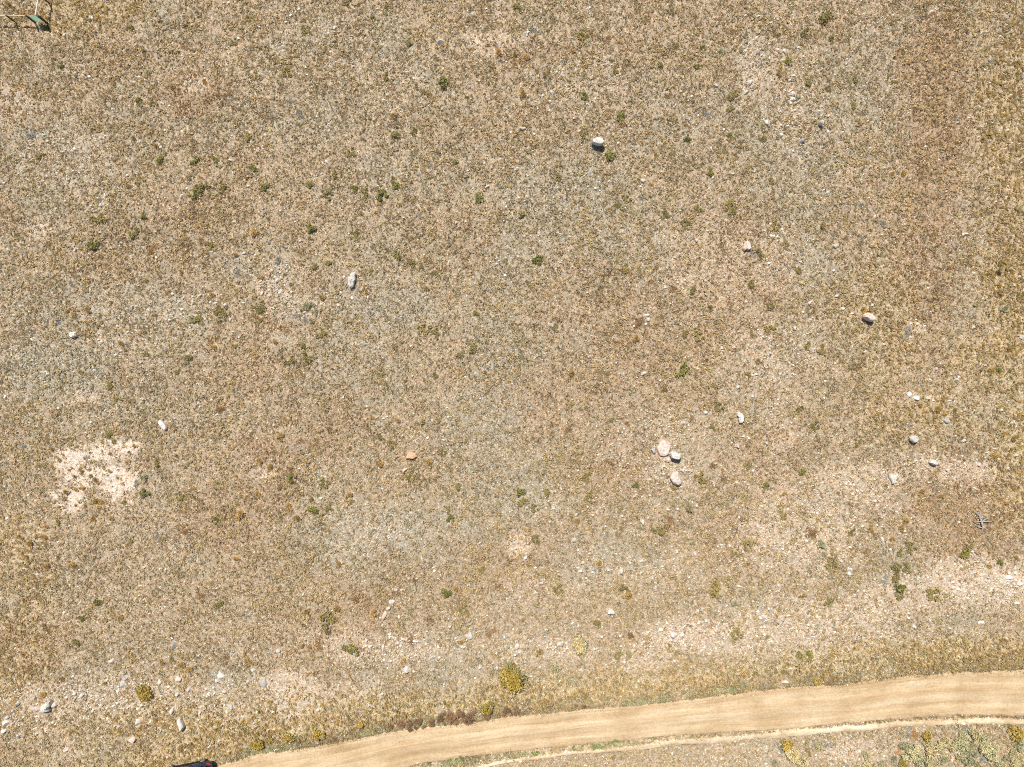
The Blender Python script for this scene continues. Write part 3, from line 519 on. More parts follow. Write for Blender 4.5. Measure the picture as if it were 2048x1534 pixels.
PLANTS = {   # x,y,size,kind
(0,0): "480,520,50,g;1040,205,60,o;1185,585,42,s;1115,805,60,g;1220,825,50,o;1275,1275,70,g;1550,1275,70,g;1715,1275,52,g;320,1245,70,o;1530,1400,45,s;1570,90,42,s;1350,185,42,s;710,155,44,s;800,1440,42,b;1970,1100,70,o;1985,145,60,o;2025,1335,60,g;1610,1500,110,o;1760,1500,90,o;1735,525,40,o;1150,400,54,y;540,690,42,b;1860,330,64,o;240,1070,90,b;60,40,70,n;105,60,60,n;1450,570,44,n;1030,1480,64,n;800,625,44,n;1630,660,70,n;1560,600,50,n;1370,690,60,n;1060,1110,60,n;1240,1160,60,n",
(512,0): "735,15,70,o;1035,60,50,o;935,145,40,g;1040,105,42,s;395,235,80,o;1215,250,50,o;1235,350,64,y;245,580,80,o;210,685,50,b;1490,665,100,g;1040,615,60,o;1110,1070,84,o;1275,1060,74,o;750,1210,80,o;1110,1470,76,g;1100,1420,54,n;435,1470,64,g;615,1390,70,o;70,1480,80,g;790,1510,70,g;1600,1290,70,y;50,940,60,r;345,915,80,b;2000,920,50,s;1855,665,32,g;1690,785,32,g;490,695,34,g;1920,420,90,n;1110,920,90,n;1370,735,80,n;1510,810,44,n;270,810,60,b",
(1024,0): "50,60,76,o;570,290,78,o;495,410,54,n;575,765,60,g;1265,100,58,o;1525,380,50,g;1675,400,66,s;1820,395,60,s;1475,530,60,g;1180,530,60,g;1750,760,94,o;1740,865,68,o;875,935,76,g;565,1085,74,o;780,1230,88,g;375,1400,70,o;1400,1110,60,g;1590,1375,60,g;1745,1085,60,g;110,1445,50,o;825,560,60,o;90,740,90,n;115,445,80,n;20,430,60,n;20,510,60,n;770,310,60,r;870,330,50,n;1320,365,60,o;280,590,76,n;1560,920,76,b;1250,775,70,r;1275,1230,42,o;2015,1110,70,o;170,240,60,b;190,580,52,r;1140,1240,60,n;1110,1475,50,n;860,995,60,r",
(1536,0): "450,125,130,o;300,255,76,o;75,255,76,r;500,315,70,o;170,475,74,g;105,560,90,n;335,650,76,g;705,630,60,g;1015,640,50,o;975,605,42,o;480,705,50,o;235,780,54,s;375,975,44,g;675,840,60,o;1080,385,42,y;1560,805,52,n;1005,370,42,b;1590,250,60,y;45,1440,70,o;1320,845,50,n;990,1375,60,n;1090,1370,70,n;1700,770,60,n;1710,110,50,n;1780,480,60,b",
(0,384): "780,210,105,o;1140,190,56,g;740,420,105,g;1045,335,80,y;1090,330,70,o;1670,425,60,g;1200,455,90,r;1520,1015,90,s;1590,1000,80,o;1750,975,105,o;1490,1310,84,y;1490,1370,66,s;1155,1305,60,o;455,1045,60,b;195,500,54,b;570,730,54,b;1545,10,80,g;75,1360,42,s;1870,1230,42,g;750,1385,32,g;1690,820,64,n;1165,700,42,n;880,870,44,n;925,485,44,n;2030,930,50,o;885,1525,60,o;250,1110,60,b;1900,640,80,b;1970,680,70,b;2020,320,90,n;1870,500,70,n;510,600,40,y;640,1435,60,n;960,1200,60,n;690,945,80,n;790,985,50,n;1440,630,60,n;1340,800,60,n;1700,1240,70,n;1420,1440,50,o;1480,370,60,n",
(512,384): "585,15,84,o;870,10,80,o;1005,30,96,g;1785,40,76,g;430,285,92,g;1245,555,84,o;910,635,60,o;460,595,66,o;570,555,70,y;540,845,84,n;50,920,100,o;20,1045,60,o;1760,965,60,g;1345,1080,96,o;1435,1130,76,o;1530,405,66,b;1995,550,54,s;845,165,60,n;1125,250,44,n;1110,515,86,o;1425,640,60,o;1325,605,50,o;1740,1240,90,o;1645,1300,76,o;520,1135,80,o;375,1230,56,g;405,1320,100,o;265,1350,86,o;990,1450,68,o;1430,1470,60,o;1150,95,44,n;790,320,60,o;790,375,58,o;910,960,64,b;1660,1105,42,s;290,740,66,r;380,920,90,s;440,900,80,s;470,960,70,s;400,1010,80,b;330,985,70,b;440,1030,60,s;30,670,60,n;170,550,70,b;880,790,50,n;140,1190,60,n;1360,770,70,n",
(1024,384): "195,535,90,g;920,45,76,o;1025,45,52,b;1495,130,60,g;1245,170,68,o;1725,95,86,o;1760,160,70,g;1995,480,80,o;1385,250,76,o;850,105,60,o;925,610,80,o;1435,780,70,o;1590,915,50,g;1505,1140,84,o;1380,1135,70,o;1360,1420,105,g;1640,1040,50,o;770,1445,52,o;480,1450,80,n;560,490,34,n;780,265,44,n;360,1085,70,o;500,80,52,n;1000,1165,90,n;1910,740,80,o;1925,1130,52,o;340,1440,52,b;1885,1445,52,o;1975,1355,52,o;70,175,90,y;990,1040,80,r;540,590,50,n;1900,410,60,b;1930,500,60,b;750,650,50,r;1290,780,80,r",
(1536,384): "65,265,80,o;245,610,80,o;145,420,58,o;20,1090,80,o;330,1235,66,o;430,1270,78,o;440,1225,60,n;25,910,60,o;1850,620,84,p;1895,930,84,s;1230,190,42,b;755,105,52,b;750,360,54,b;530,335,60,b;905,245,50,b;1120,1110,90,b;760,945,76,n;1660,905,60,y;1545,1225,62,n;1085,35,42,s;1780,1430,84,n;1845,1420,60,g;1350,740,44,b;1870,800,80,p;440,260,80,n;1320,340,80,r;700,1390,80,r",
(0,768): "870,400,60,g;905,445,62,o;875,15,70,o;930,120,60,o;1235,640,70,o;1155,870,74,g;1150,750,72,s;1440,905,60,g;1525,905,60,o;1725,1090,60,g;240,165,50,o;1750,180,96,r;215,1295,96,n;355,1215,64,n;350,1140,60,n;195,1395,72,n;170,1230,60,n;360,1465,80,n;465,600,54,n;1490,640,52,s;455,1110,44,g;980,945,42,g;1255,1215,64,b;1080,800,64,b;1920,1040,110,n;1885,1395,70,n;570,1440,80,n;640,690,62,n;585,730,52,n;715,680,44,n;760,760,62,n;770,795,42,n;640,825,62,n;600,850,50,n;525,875,78,n;500,915,60,n;760,920,80,n;800,935,60,n;780,990,50,n;865,695,52,n;455,985,50,n;595,965,34,n;545,690,34,n;815,460,42,n;1060,490,44,n;415,515,52,n;405,655,42,n;430,765,42,n;1010,625,34,n;710,735,50,n;675,975,44,n;625,1020,36,n;740,1090,60,n;880,1070,60,n;880,570,50,r;920,565,34,r;690,600,60,b;1470,1160,90,r;1030,1270,60,o;170,500,60,b",
(512,768): "455,1005,90,g;285,755,76,g;540,790,86,o;740,885,78,n;765,930,62,n;1235,735,88,o;1550,1080,62,g;1535,1005,52,o;580,1000,60,o;1010,640,74,n;1130,280,62,n;655,1430,64,n;930,270,52,n;750,510,54,n;1380,610,84,n;1490,550,60,o;1600,820,70,o;180,1395,44,s;1155,125,44,s;845,1465,42,s;520,1120,42,o;440,925,64,n;545,135,50,o;1080,475,70,o;1000,420,60,o;225,285,62,n;190,410,76,n;110,670,70,n;280,670,70,n;30,620,64,n;310,1060,90,n;265,980,84,n;1185,810,44,n;1815,1490,60,o;370,460,60,r;1450,760,60,r;1335,290,60,y;1470,1230,60,n;20,880,80,n",
(1024,768): "70,860,90,g;70,930,80,o;185,985,70,o;600,740,86,o;625,910,76,o;985,810,60,g;1170,1160,100,o;1235,1110,120,r;1895,1290,92,o;1780,1360,74,o;1520,750,90,o;1690,770,80,r;1660,170,84,o;1605,350,60,o;1450,1275,64,s;1095,1350,62,b;1885,650,60,o;855,1205,52,r;890,1095,44,s;890,1390,42,s;1020,1145,42,s;800,285,44,g;450,160,74,o;1225,20,90,r;1610,20,60,o;190,1240,70,o;520,1100,70,n;780,640,84,r;1420,980,84,p;905,305,60,r;1615,640,74,r;2035,815,60,g;280,860,76,o;430,360,80,r;1290,820,70,n;1480,740,60,n;700,1430,60,n;1250,740,44,n",
(1536,768): "1565,1355,80,g;1595,1285,76,o;1145,1290,96,o;1055,1350,60,g;275,700,70,g;265,210,68,o;380,330,76,o;710,470,60,o;1855,1425,52,g;510,1430,100,o;430,1270,110,s;1020,1480,100,o;1090,1470,90,o;130,1040,78,o;350,1180,120,r;815,1150,90,n;985,1230,62,n;1060,1150,78,n;1370,190,100,n;1495,215,72,n;1215,160,70,n;1250,215,60,n;1410,235,60,n;1970,430,86,n;1890,395,60,n;1820,560,80,n;1380,890,60,n;655,950,52,r;160,70,50,s;510,245,52,b;1110,325,54,b;1380,585,50,s;1990,1390,60,n;1775,1455,52,n;1220,860,80,n;125,875,52,n;560,865,52,n;670,1180,60,o;450,1350,60,s;850,1220,70,r;1100,1100,70,n;780,1340,70,r;860,1070,70,r",
(0,1150): "770,220,76,g;645,345,52,g;1755,235,84,o;600,535,76,o;1290,700,70,n;1440,720,80,n;1510,760,62,n;1980,700,80,n;360,55,70,n;210,105,52,n;1600,150,80,r;960,340,70,n;2030,1375,90,q;340,960,70,n;830,880,60,n;500,850,60,r;1370,680,60,n;1640,760,60,r;1800,690,70,r",
(512,1150): "1515,145,86,g;1600,110,62,n;1930,110,90,r;775,610,96,g;720,590,70,o;565,360,130,o;560,440,90,r;510,550,96,r;780,180,96,r;930,310,84,n;1375,380,86,r;1655,275,78,o;1890,470,96,r;1625,530,60,n;1410,185,34,s;640,265,80,n;1845,1060,120,q;840,1195,80,q;500,1275,104,q;255,1300,110,q;110,1330,60,q;25,1360,104,q;615,1310,60,t;1540,1490,50,v;1630,1480,60,v;1700,1480,40,v;1400,1510,40,v;1250,510,80,r;420,290,80,n;1180,690,60,n;420,570,60,n",
(1024,1150): "215,620,88,n;350,745,94,s;840,645,84,o;925,640,80,s;1085,515,84,p;1330,620,60,p;680,380,76,o;900,110,80,o;935,170,90,n;370,115,84,o;1650,120,140,o;1785,230,80,s;1800,475,100,o;1860,865,60,s;830,1345,60,v;665,1375,64,v;500,1385,50,v;40,770,74,n;950,470,76,r;2030,495,42,o;1590,260,42,o;1140,1305,28,v;700,1380,40,v;190,1430,60,v;510,1045,44,t;575,1055,56,t;1260,570,50,n;250,1000,60,n;820,1460,60,n",
(1536,1150): "1055,100,100,g;1050,165,76,o;1325,150,110,o;1030,10,96,o;485,210,76,o;255,635,62,g;330,645,80,g;115,770,42,g;390,855,72,q;540,840,80,r;480,860,64,r;260,845,64,r;250,730,120,p;75,330,42,n;275,165,52,o;940,40,80,b;150,1370,110,q;190,1440,130,c;280,1500,110,c;400,1370,78,c;500,1345,90,b;780,1440,70,c;790,1500,96,c;335,1440,54,n;320,1400,40,o;60,1500,80,s;110,1400,70,b;900,1500,60,s",
}
BANK = "250,200,150,b;390,210,170,u;560,250,150,q;600,350,160,c;740,380,170,c;860,330,130,c;220,370,150,s;380,430,160,k;620,490,180,c;300,560,180,k;430,600,160,k;600,640,170,c;1130,260,150,k;1290,220,170,c;1330,330,170,c;1100,380,180,k;960,400,150,c;1420,270,140,k;1240,470,180,s;1100,560,170,s;1230,640,150,s;1450,430,180,k;1540,540,180,k;1600,420,140,k;1950,220,170,q;1850,150,110,q;1990,400,150,k;1900,520,150,c;1780,590,140,s;1680,650,130,k;830,630,140,s;1900,660,140,c;1040,280,90,n;100,470,110,u;80,600,110,s;1400,560,120,b;1350,690,110,y;200,660,120,q;1180,160,110,b;1960,600,140,c"
BRUSH = "150,440,70;300,420,120;400,395,100;520,375,110;590,445,60;690,385,110;410,478,70;490,455,60;830,300,120;980,320,140;1090,265,120;1220,300,170;1455,295,100;1700,270,80;1735,215,100;1870,220,110;790,375,40"

def rows(d):
    out = []
    for (ox, oy), s in d.items():
        for e in s.split(";"):
            f = e.split(","); nums = [float(q) for q in f if q.lstrip("-").replace(".", "").isdigit()]; code = [q for q in f if q.isalpha()][0]
            out.append((ox + nums[0] / 3.994, oy + nums[1] / 3.994, nums[2:], code))
    return out

# ------------------------------------------------------------------ labels that single a thing out: what it looks like, and at which hour of the clock it lies from a landmark
LANDMARKS = [   # pixel, name
 (85, 30, "fence corner"), (185, 950, "white bald patch"), (390, 1526, "dark car"), (1965, 1048, "dead branch"), (1195, 285, "undercut boulder"), (703, 560, "long leaning slab"),
 (1736, 634, "oval boulder"), (1351, 912, "overhanging white boulder"), (1352, 958, "kidney shaped boulder"), (1833, 797, "egg shaped boulder"), (1826, 878, "round domed boulder"), (1481, 836, "peanut shaped stone"),
 (1494, 490, "pink arrowhead slab"), (823, 911, "orange flat slab"), (325, 850, "canoe shaped stone"), (145, 669, "square white block"), (1785, 958, "white triangular slab"), (1021, 1358, "big yellow bush"),
 (1160, 1291, "cream domed bush"), (284, 1387, "round gold bush"), (1220, 1224, "lone smooth stone"), (812, 1341, "bright white cobble"), (1648, 31, "large top shrub"), (611, 618, "blue grey mat"),
 (973, 1417, "gold bush above tumbleweeds"), (882, 166, "dark green shrub"), (1641, 245, "kite shaped rock"), (1500, 166, "white spindle rock"), (360, 1425, "long upright rock"), (89, 1415, "knobbly white boulder"),
 (1363, 740, "bright olive shrub"), (373, 720, "pale double shrub"), (1321, 1050, "wide brown shrub"), (881, 82, "spiky white rock"), (1438, 1180, "wide olive shrub"), (625, 1018, "lime green shrub"),
 (1604, 1333, "pale tall grass"), (1800, 1182, "tall green shrub"), (767, 1234, "long tan rock"), (525, 1365, "crumbly white rock"), (938, 1274, "white rubble rock"), (1350, 1272, "broken pale rock"),
 (1244, 1145, "flat tan disc"), (619, 455, "leafy green shrub"), (2010, 617, "tall silver shrub"), (245, 1355, "grey tilted slab"), (1072, 518, "sprawling green shrub"), (1866, 925, "jagged white rock")]
_used = {}
SIZE_R = [(18, "tiny"), (26, "small"), (40, "medium sized"), (60, "large"), (999, "very large")]
def clock(dx, dy):
    h = int(round(math.degrees(math.atan2(dx, dy)) / 30)) % 12
    return ["twelve", "one", "two", "three", "four", "five", "six", "seven", "eight", "nine", "ten", "eleven"][h]

def make_label(desc, u, v):
    L = sorted(LANDMARKS, key=lambda q: (q[0] - u) ** 2 + (q[1] - v) ** 2)
    for q in [l for l in L if math.hypot(l[0] - u, l[1] - v) > 9][:8]:
        dx, dy = u - q[0], q[1] - v; d = math.hypot(dx, dy)
        far = "right beside" if d < 24 else "close by" if d < 60 else "some way off" if d < 130 else "far off"
        if far == "right beside": s = f"{desc} right beside the {q[2]}, towards {clock(dx, dy)} o'clock".replace("right beside", "touching" if d < 14 else "next to")
        else: s = f"{desc} {far} at {clock(dx, dy)} o'clock from the {q[2]}"
        if s not in _used and len(s.replace(",", " ").split()) <= 16:
            _used[s] = 1; return s
    s = desc + f" about {int(d / 22.7)} metres at {clock(dx, dy)} o'clock from the {q[2]}"
    _used[s] = 1; return s

# ------------------------------------------------------------------ rocks
ROCKMAT = {}
def rock_mesh(name, seed, sub=2, cuts=9, rough=.05):
    r = np.random.default_rng(seed)
    bm = bmesh.new(); bmesh.ops.create_icosphere(bm, subdivisions=sub, radius=1.0)
    co = np.array([v.co[:] for v in bm.verts])
    co += r.normal(0, .10, 3) * (co[:, :1] > 0)
    for k in range(cuts):
        n = r.normal(0, 1, 3); n[2] = abs(n[2]) * .8 + .05; n /= np.linalg.norm(n); d = r.uniform(.46, .86)
        p = co @ n; co -= np.clip(p - d, 0, None)[:, None] * n
    for k in range(5):
        ph = r.uniform(0, 6, 3); fr = r.normal(0, 2.2 * (1 + k * .7), 3)
        co *= (1 + rough / (1 + k * .5) * np.sin(co @ fr + ph[0]))[:, None]
    co[:, 0] /= np.abs(co[:, 0]).max(); co[:, 1] /= np.abs(co[:, 1]).max(); co[:, 2] /= co[:, 2].max()
    for v, c in zip(bm.verts, co): v.co = c
    me = bpy.data.meshes.new(name); bm.to_mesh(me); bm.free()
    for p in me.polygons: p.use_smooth = True
    me.set_sharp_from_angle(angle=math.radians(28))
    return me

def hero(name, outline, height, mat, label, kind_cat="boulder", seed=0, under=.9, top=.70, tilt=(0, 0)):
    """a boulder built up in rings from its own outline, standing at its place on the ground"""
    r = np.random.default_rng(seed)
    P = np.array([px(u, v, height * .5) for u, v in outline]); c = P.mean(0); P = P - c
    Q = []
    for i in range(len(P)):                                # finer, a little rough outline
        a, b = P[i], P[(i + 1) % len(P)]
        m = max(1, int(np.linalg.norm(b - a) / .16))
        for k in range(m): Q.append(a + (b - a) * k / m + r.normal(0, .018, 2))
    Q = np.array(Q); n = len(Q)
    rings = [(-.25, under * .96), (.05, under), (.35, .5 + under * .5), (.62, 1.0), (.82, .93), (.95, (top + .9) / 2), (1.0, top), (1.03, top * .55), (1.04, top * .2)]
    bm = bmesh.new(); vs = []
    for h, s in rings:
        zz = h * height + (tilt[0] * Q[:, 0] + tilt[1] * Q[:, 1]) * s * max(0, h) + r.normal(0, .012 + .02 * height, n) * (h > .3)
        vs.append([bm.verts.new((q[0] * s + r.normal(0, .012), q[1] * s + r.normal(0, .012), z)) for q, z in zip(Q, zz)])
    for a, b in zip(vs[:-1], vs[1:]):
        for i in range(n):
            j = (i + 1) % n; bm.faces.new((a[i], a[j], b[j], b[i]))
    t = bm.verts.new((0, 0, 1.045 * height))
    for i in range(n): bm.faces.new((vs[-1][i], vs[-1][(i + 1) % n], t))
    bmesh.ops.recalc_face_normals(bm, faces=bm.faces)
    me = bpy.data.meshes.new(name); bm.to_mesh(me); bm.free()
    for p in me.polygons: p.use_smooth = True
    me.set_sharp_from_angle(angle=math.radians(24))
    o = link(name, me, mat); o.location = (c[0], c[1], float(terrain(c[0], c[1])))
    R = np.abs(Q).max(0); BLOCK.append((c[0], c[1], R[0] * .88, R[1] * .88, 0))
    tag(o, label, kind_cat, "boulders in the field"); _used[label] = 1
    return o

def zo(x0, y0, s, pts): return [(x0 + a / s, y0 + b / s) for a, b in pts]

def build_rocks():
    global ROCKMAT
    ROCKMAT = {
     'w': mat_rock("pale_limestone", (.74, .70, .63), (.64, .59, .51), (.42, .36, .29)),
     'p': mat_rock("pink_quartzite", (.72, .61, .54), (.64, .50, .42), (.50, .36, .29)),
     'o': mat_rock("orange_sandstone", (.66, .45, .29), (.58, .36, .22), (.42, .25, .15)),
     't': mat_rock("tan_sandstone", (.70, .59, .44), (.62, .50, .36), (.46, .36, .26)),
     'g': mat_rock("grey_stone", (.52, .50, .48), (.42, .40, .38), (.26, .25, .25)),
     'd': mat_rock("dark_stone", (.12, .10, .09), (.09, .08, .07), (.05, .045, .04))}
    M = ROCKMAT
    hero("boulder", zo(1150, 250, 20.45, [(640, 690), (760, 610), (880, 555), (1000, 560), (1120, 630), (1180, 710), (1180, 800), (1090, 850), (950, 840), (820, 800), (700, 770)]), .85, M['w'],
         "undercut pale boulder with a dark shaded underside, between two green shrubs", seed=1, under=.80, top=.86, tilt=(0, -.04))
    hero("boulder", zo(660, 530, 15.34, [(690, 205), (770, 215), (785, 440), (740, 560), (720, 660), (650, 700), (610, 740), (550, 610), (560, 470), (540, 420), (600, 310), (640, 240)]), .42, M['w'],
         "long upright pale slab with a cracked edge, beside orange grass", seed=2, under=1.0, top=.8)
    hero("boulder", zo(1700, 600, 15.86, [(400, 470), (470, 415), (570, 410), (680, 460), (760, 530), (785, 600), (750, 670), (670, 690), (570, 650), (480, 590), (420, 540)]), .78, M['p'],
         "smooth oval pinkish white boulder below an orange grass tussock", seed=3, under=.86, top=.68)
    hero("boulder", zo(1280, 860, 11.8, [(450, 310), (530, 230), (590, 250), (650, 320), (720, 370), (720, 450), (690, 560), (600, 620), (480, 600), (420, 500), (415, 400)]), .40, M['p'],
         "broad pale half buried boulder above the overhanging white one", seed=4, under=1.05, top=.72, tilt=(0, .12))
    hero("boulder", zo(1280, 860, 11.8, [(710, 530), (760, 490), (830, 510), (900, 550), (960, 570), (955, 650), (920, 700), (830, 685), (740, 660), (715, 600)]), .82, M['w'],
         "overhanging white boulder with a black shadow beneath it", seed=5, under=.72, top=.7)
    hero("boulder", zo(1280, 860, 11.8, [(720, 1060), (770, 1000), (830, 980), (890, 1010), (910, 1080), (950, 1150), (995, 1230), (960, 1300), (910, 1320), (830, 1280), (750, 1220), (705, 1140)]), .58, M['p'],
         "kidney shaped pinkish boulder below the overhanging white one", seed=6, under=.92, top=.66)
    hero("boulder", zo(1280, 860, 11.8, [(345, 345), (370, 400), (365, 520), (330, 560), (290, 500), (265, 465), (310, 430)]), .40, M['w'],
         "thin white triangular splinter beside the broad half buried boulder", seed=7, under=1.0, top=.5)
    hero("boulder", zo(1024, 384, 3.994, [(1868, 395), (1885, 385), (1905, 410), (1912, 450), (1890, 468), (1878, 455), (1860, 470), (1846, 450), (1852, 420)]), .35, M['p'],
         "pink arrowhead shaped slab beside grey mat plants", seed=8, under=1.05, top=.7)
    hero("boulder", zo(1024, 768, 3.994, [(1800, 232), (1818, 222), (1840, 240), (1856, 262), (1856, 300), (1840, 318), (1818, 312), (1812, 285), (1818, 265), (1800, 255)]), .40, M['w'],
         "white peanut shaped stone with a notched side, standing alone", seed=9, under=1.0, top=.7)
    hero("boulder", zo(512, 768, 3.994, [(1200, 575), (1212, 552), (1240, 545), (1280, 558), (1286, 580), (1260, 600), (1225, 596), (1196, 596)]), .32, M['o'],
         "flat orange sandstone slab with a small orange stone beside it", seed=10, under=1.05, top=.7)
    hero("boulder", zo(0, 768, 3.994, [(1268, 292), (1284, 286), (1305, 305), (1325, 330), (1332, 355), (1318, 372), (1300, 362), (1278, 335), (1268, 312)]), .32, M['w'],
         "canoe shaped white stone with a tan hollow, above the bald patch", seed=11, under=1.05, top=.75)
    hero("boulder", zo(1536, 768, 3.994, [(958, 718), (1000, 722), (1034, 722), (1030, 745), (1015, 765), (1000, 800), (990, 798), (978, 765), (965, 745)]), .30, M['w'],
         "white triangular slab pointing down at the road", seed=12, under=1.05, top=.75)
    hero("boulder", zo(1536, 0, 3.994, [(402, 965), (428, 962), (438, 985), (436, 1002), (418, 998), (404, 985)]), .62, M['w'],
         "white kite shaped rock beside a small green shrub", seed=13, under=.92, top=.7)
    hero("boulder", zo(0, 1150, 3.994, [(325, 1075), (335, 1045), (365, 1018), (400, 1015), (402, 1040), (385, 1070), (390, 1088), (350, 1098), (310, 1092)]), .60, M['w'],
         "knobbly white boulder with black pits between two pink rocks", seed=14, under=1.0, top=.66)
    hero("boulder", zo(0, 384, 3.994, [(555, 1122), (580, 1116), (612, 1120), (612, 1150), (590, 1158), (578, 1168), (558, 1160)]), .38, M['w'],
         "square white block standing alone in grey grass", seed=15, under=1.05, top=.75)
    hero("boulder", zo(1780, 770, 7.32, [(280, 780), (310, 735), (370, 730), (405, 765), (405, 810), (375, 845), (330, 845), (295, 815)]), .55, M['w'],
         "round domed pale boulder standing alone below the egg shaped boulder", seed=16, under=.95, top=.6)
    hero("boulder", zo(0, 1150, 3.994, [(1418, 1150), (1440, 1145), (1458, 1180), (1470, 1220), (1460, 1245), (1438, 1255), (1432, 1215), (1418, 1185)]), .50, M['w'],
         "long upright white rock in yellow grass below the rubble", seed=17, under=1.0, top=.7)
    hero("boulder", zo(1536, 768, 3.994, [(1285, 625), (1295, 602), (1318, 605), (1330, 622), (1352, 630), (1345, 645), (1320, 648), (1300, 638)]), .5, M['w'],
         "jagged white rock beside a grey green shrub", seed=18, under=1.0, top=.65)
    vars_b = [rock_mesh("boulder", 100 + i, 3, 13, .06) for i in range(8)]
    vars_s = [rock_mesh("rock", 200 + i, 2, 9, .08) for i in range(14)]
    R = rows(ROCKS); R.sort(key=lambda r: -r[2][0] * r[2][1])
    cname = {'w': "white", 'p': "pinkish", 'o': "orange", 't': "tan", 'g': "grey", 'd': "dark"}
    pcol = {'w': (.76, .72, .66), 'p': (.66, .52, .43), 'o': (.62, .40, .26), 't': (.66, .55, .41), 'g': (.46, .44, .42), 'd': (.1, .09, .08)}
    rest = []
    NAMED = {"bright white cobble": (812, 1341, "bright smooth white cobble standing alone above the road"), "lone": (1221, 1224, "smooth round white stone standing alone among brown scrub"),
             "egg": (1833, 797, "egg shaped white boulder touching a rounder one"), "spindle": (1500, 166, "white spindle shaped rock upright in pale rubble"),
             "spiky": (881, 82, "spiky white rock with one dark hollow near bare soil"), "longtan": (767, 1234, "long tan rock leaning below a round white stone"),
             "crumb": (524, 1365, "crumbly white rock in yellow grass above the road"), "rub": (938, 1274, "white rubble rock with a cracked top above the road"),
             "broken": (1348, 1271, "broken pale rock touching a pink one, above the road"), "disc": (1244, 1145, "flat round tan stone like a disc"), "tilt": (249, 1356, "grey tilted slab with a dark side, above a white rock")}
    for i, (u, v, d, code) in enumerate(R):
        w, h = 1.08 * d[0] / 3.994 / (F / H), 1.08 * d[1] / 3.994 / (F / H)
        ang = math.radians(d[2]) if len(d) > 2 else random.uniform(-.25, .25)
        m = max(d[0], d[1])
        rz = min(w, h) * random.uniform(.30, .46) + .07
        x, y = px(u, v, rz * .5)
        if i >= 282:
            rest.append((x, y, w / 2, h / 2, ang, pcol[code])); continue
        big = m >= 44
        me = random.choice(vars_b if big else vars_s)
        o = link("boulder" if m >= 58 else "rock", me, ROCKMAT[code])
        flip = random.choice((0, math.pi))
        o.rotation_euler = (random.uniform(-.12, .12), random.uniform(-.12, .12), ang + flip)
        o.scale = (w / 2, h / 2, rz)
        o.location = (x, y, float(terrain(x, y)) + rz * .12)
        BLOCK.append((x, y, w / 2 * .98, h / 2 * .98, ang))
        lab = None
        for q in NAMED.values():
            if math.hypot(q[0] - u, q[1] - v) < 4: lab = q[2]
        if lab is None or lab in _used:
            asp = max(d[0], d[1]) / min(d[0], d[1])
            shape = "long" if asp > 1.9 else "oval" if asp > 1.3 else "round"
            size = [n for s, n in SIZE_R if m < s][0]
            lab = make_label(f"{size} {shape} {cname[code]} rock", u, v)
        _used[lab] = 1
        tag(o, lab, "rock", "pale rocks scattered in the field")
    build_pebbles.extra = rest

# ------------------------------------------------------------------ plants
def crown_mesh(name, seed, nleaf, leaf, lobes, height=.75, spread=1.0, spiky=0.0, top_tint=0.0, narrow=1.0):
    """loose crown of single leaves round a few lobes, unit radius; 'tint' holds each leaf's number"""
    r = np.random.default_rng(seed)
    la = r.random(lobes) * 6.283; lr = np.sqrt(r.random(lobes)) * .62 * spread
    L = np.stack([lr * np.cos(la), lr * np.sin(la), height * (.35 + .35 * r.random(lobes)) * (1 - .4 * lr)], 1); LR = r.uniform(.26, .48, lobes)
    k = r.integers(0, lobes, nleaf)
    d = r.normal(0, 1, (nleaf, 3)); d /= np.linalg.norm(d, axis=1, keepdims=True); d[:, 2] = np.where(d[:, 2] < -.3, -d[:, 2], d[:, 2])
    rad = LR[k] * (.55 + .5 * r.random(nleaf))
    c = L[k] + d * rad[:, None] * np.array([1, 1, height * 1.1])
    c[:, 2] = np.clip(c[:, 2], .02, None)
    p = r.normal(0, 1, (nleaf, 3)); p /= np.linalg.norm(p, axis=1, keepdims=True)
    if spiky: p = p * (1 - spiky) + d * spiky * 1.6; p /= np.linalg.norm(p, axis=1, keepdims=True)
    q = np.cross(p, r.normal(0, 1, (nleaf, 3))); q /= np.linalg.norm(q, axis=1, keepdims=True)
    s = leaf * r.uniform(.6, 1.35, (nleaf, 1)); w = .42 * narrow
    V = np.stack([c - p * s, c + q * s * w, c + p * s, c - q * s * w], 1)
    t = np.clip(r.normal(.5, .22, nleaf) + top_tint * (c[:, 2] / height - .5), 0, 1)
    lob = r.normal(0, .13, lobes)[k]; t = np.clip(t + lob, 0, 1)
    C = np.repeat(t[:, None], 4, 1).reshape(-1, 1) * np.ones((1, 3))
    return mesh_np(name, V.reshape(-1, 3), np.arange(nleaf * 4).reshape(-1, 4), C)

def stems_mesh(name, seed, n, height, spread, rad):
    r = np.random.default_rng(seed); V = []; T = []
    for i in range(n):
        a = r.random() * 6.283; s = spread * r.uniform(.3, 1)
        pts = [(0, 0, -.08), (s * .35 * math.cos(a), s * .35 * math.sin(a), height * .45), (s * math.cos(a + r.normal(0, .3)), s * math.sin(a), height * r.uniform(.75, 1))]
        b = len(V)
        for j, p in enumerate(pts):
            w = rad * (1, .7, .25)[j]
            for k in range(3): V.append((p[0] + w * math.cos(k * 2.094), p[1] + w * math.sin(k * 2.094), p[2]))
        for j in (0, 3):
            for k in range(3):
                k2 = (k + 1) % 3; T += [(b + j + k, b + j + k2, b + j + 3 + k2), (b + j + k, b + j + 3 + k2, b + j + 3 + k)]
    return mesh_np(name, np.array(V), np.array(T), np.ones((len(V), 3)) * .5)

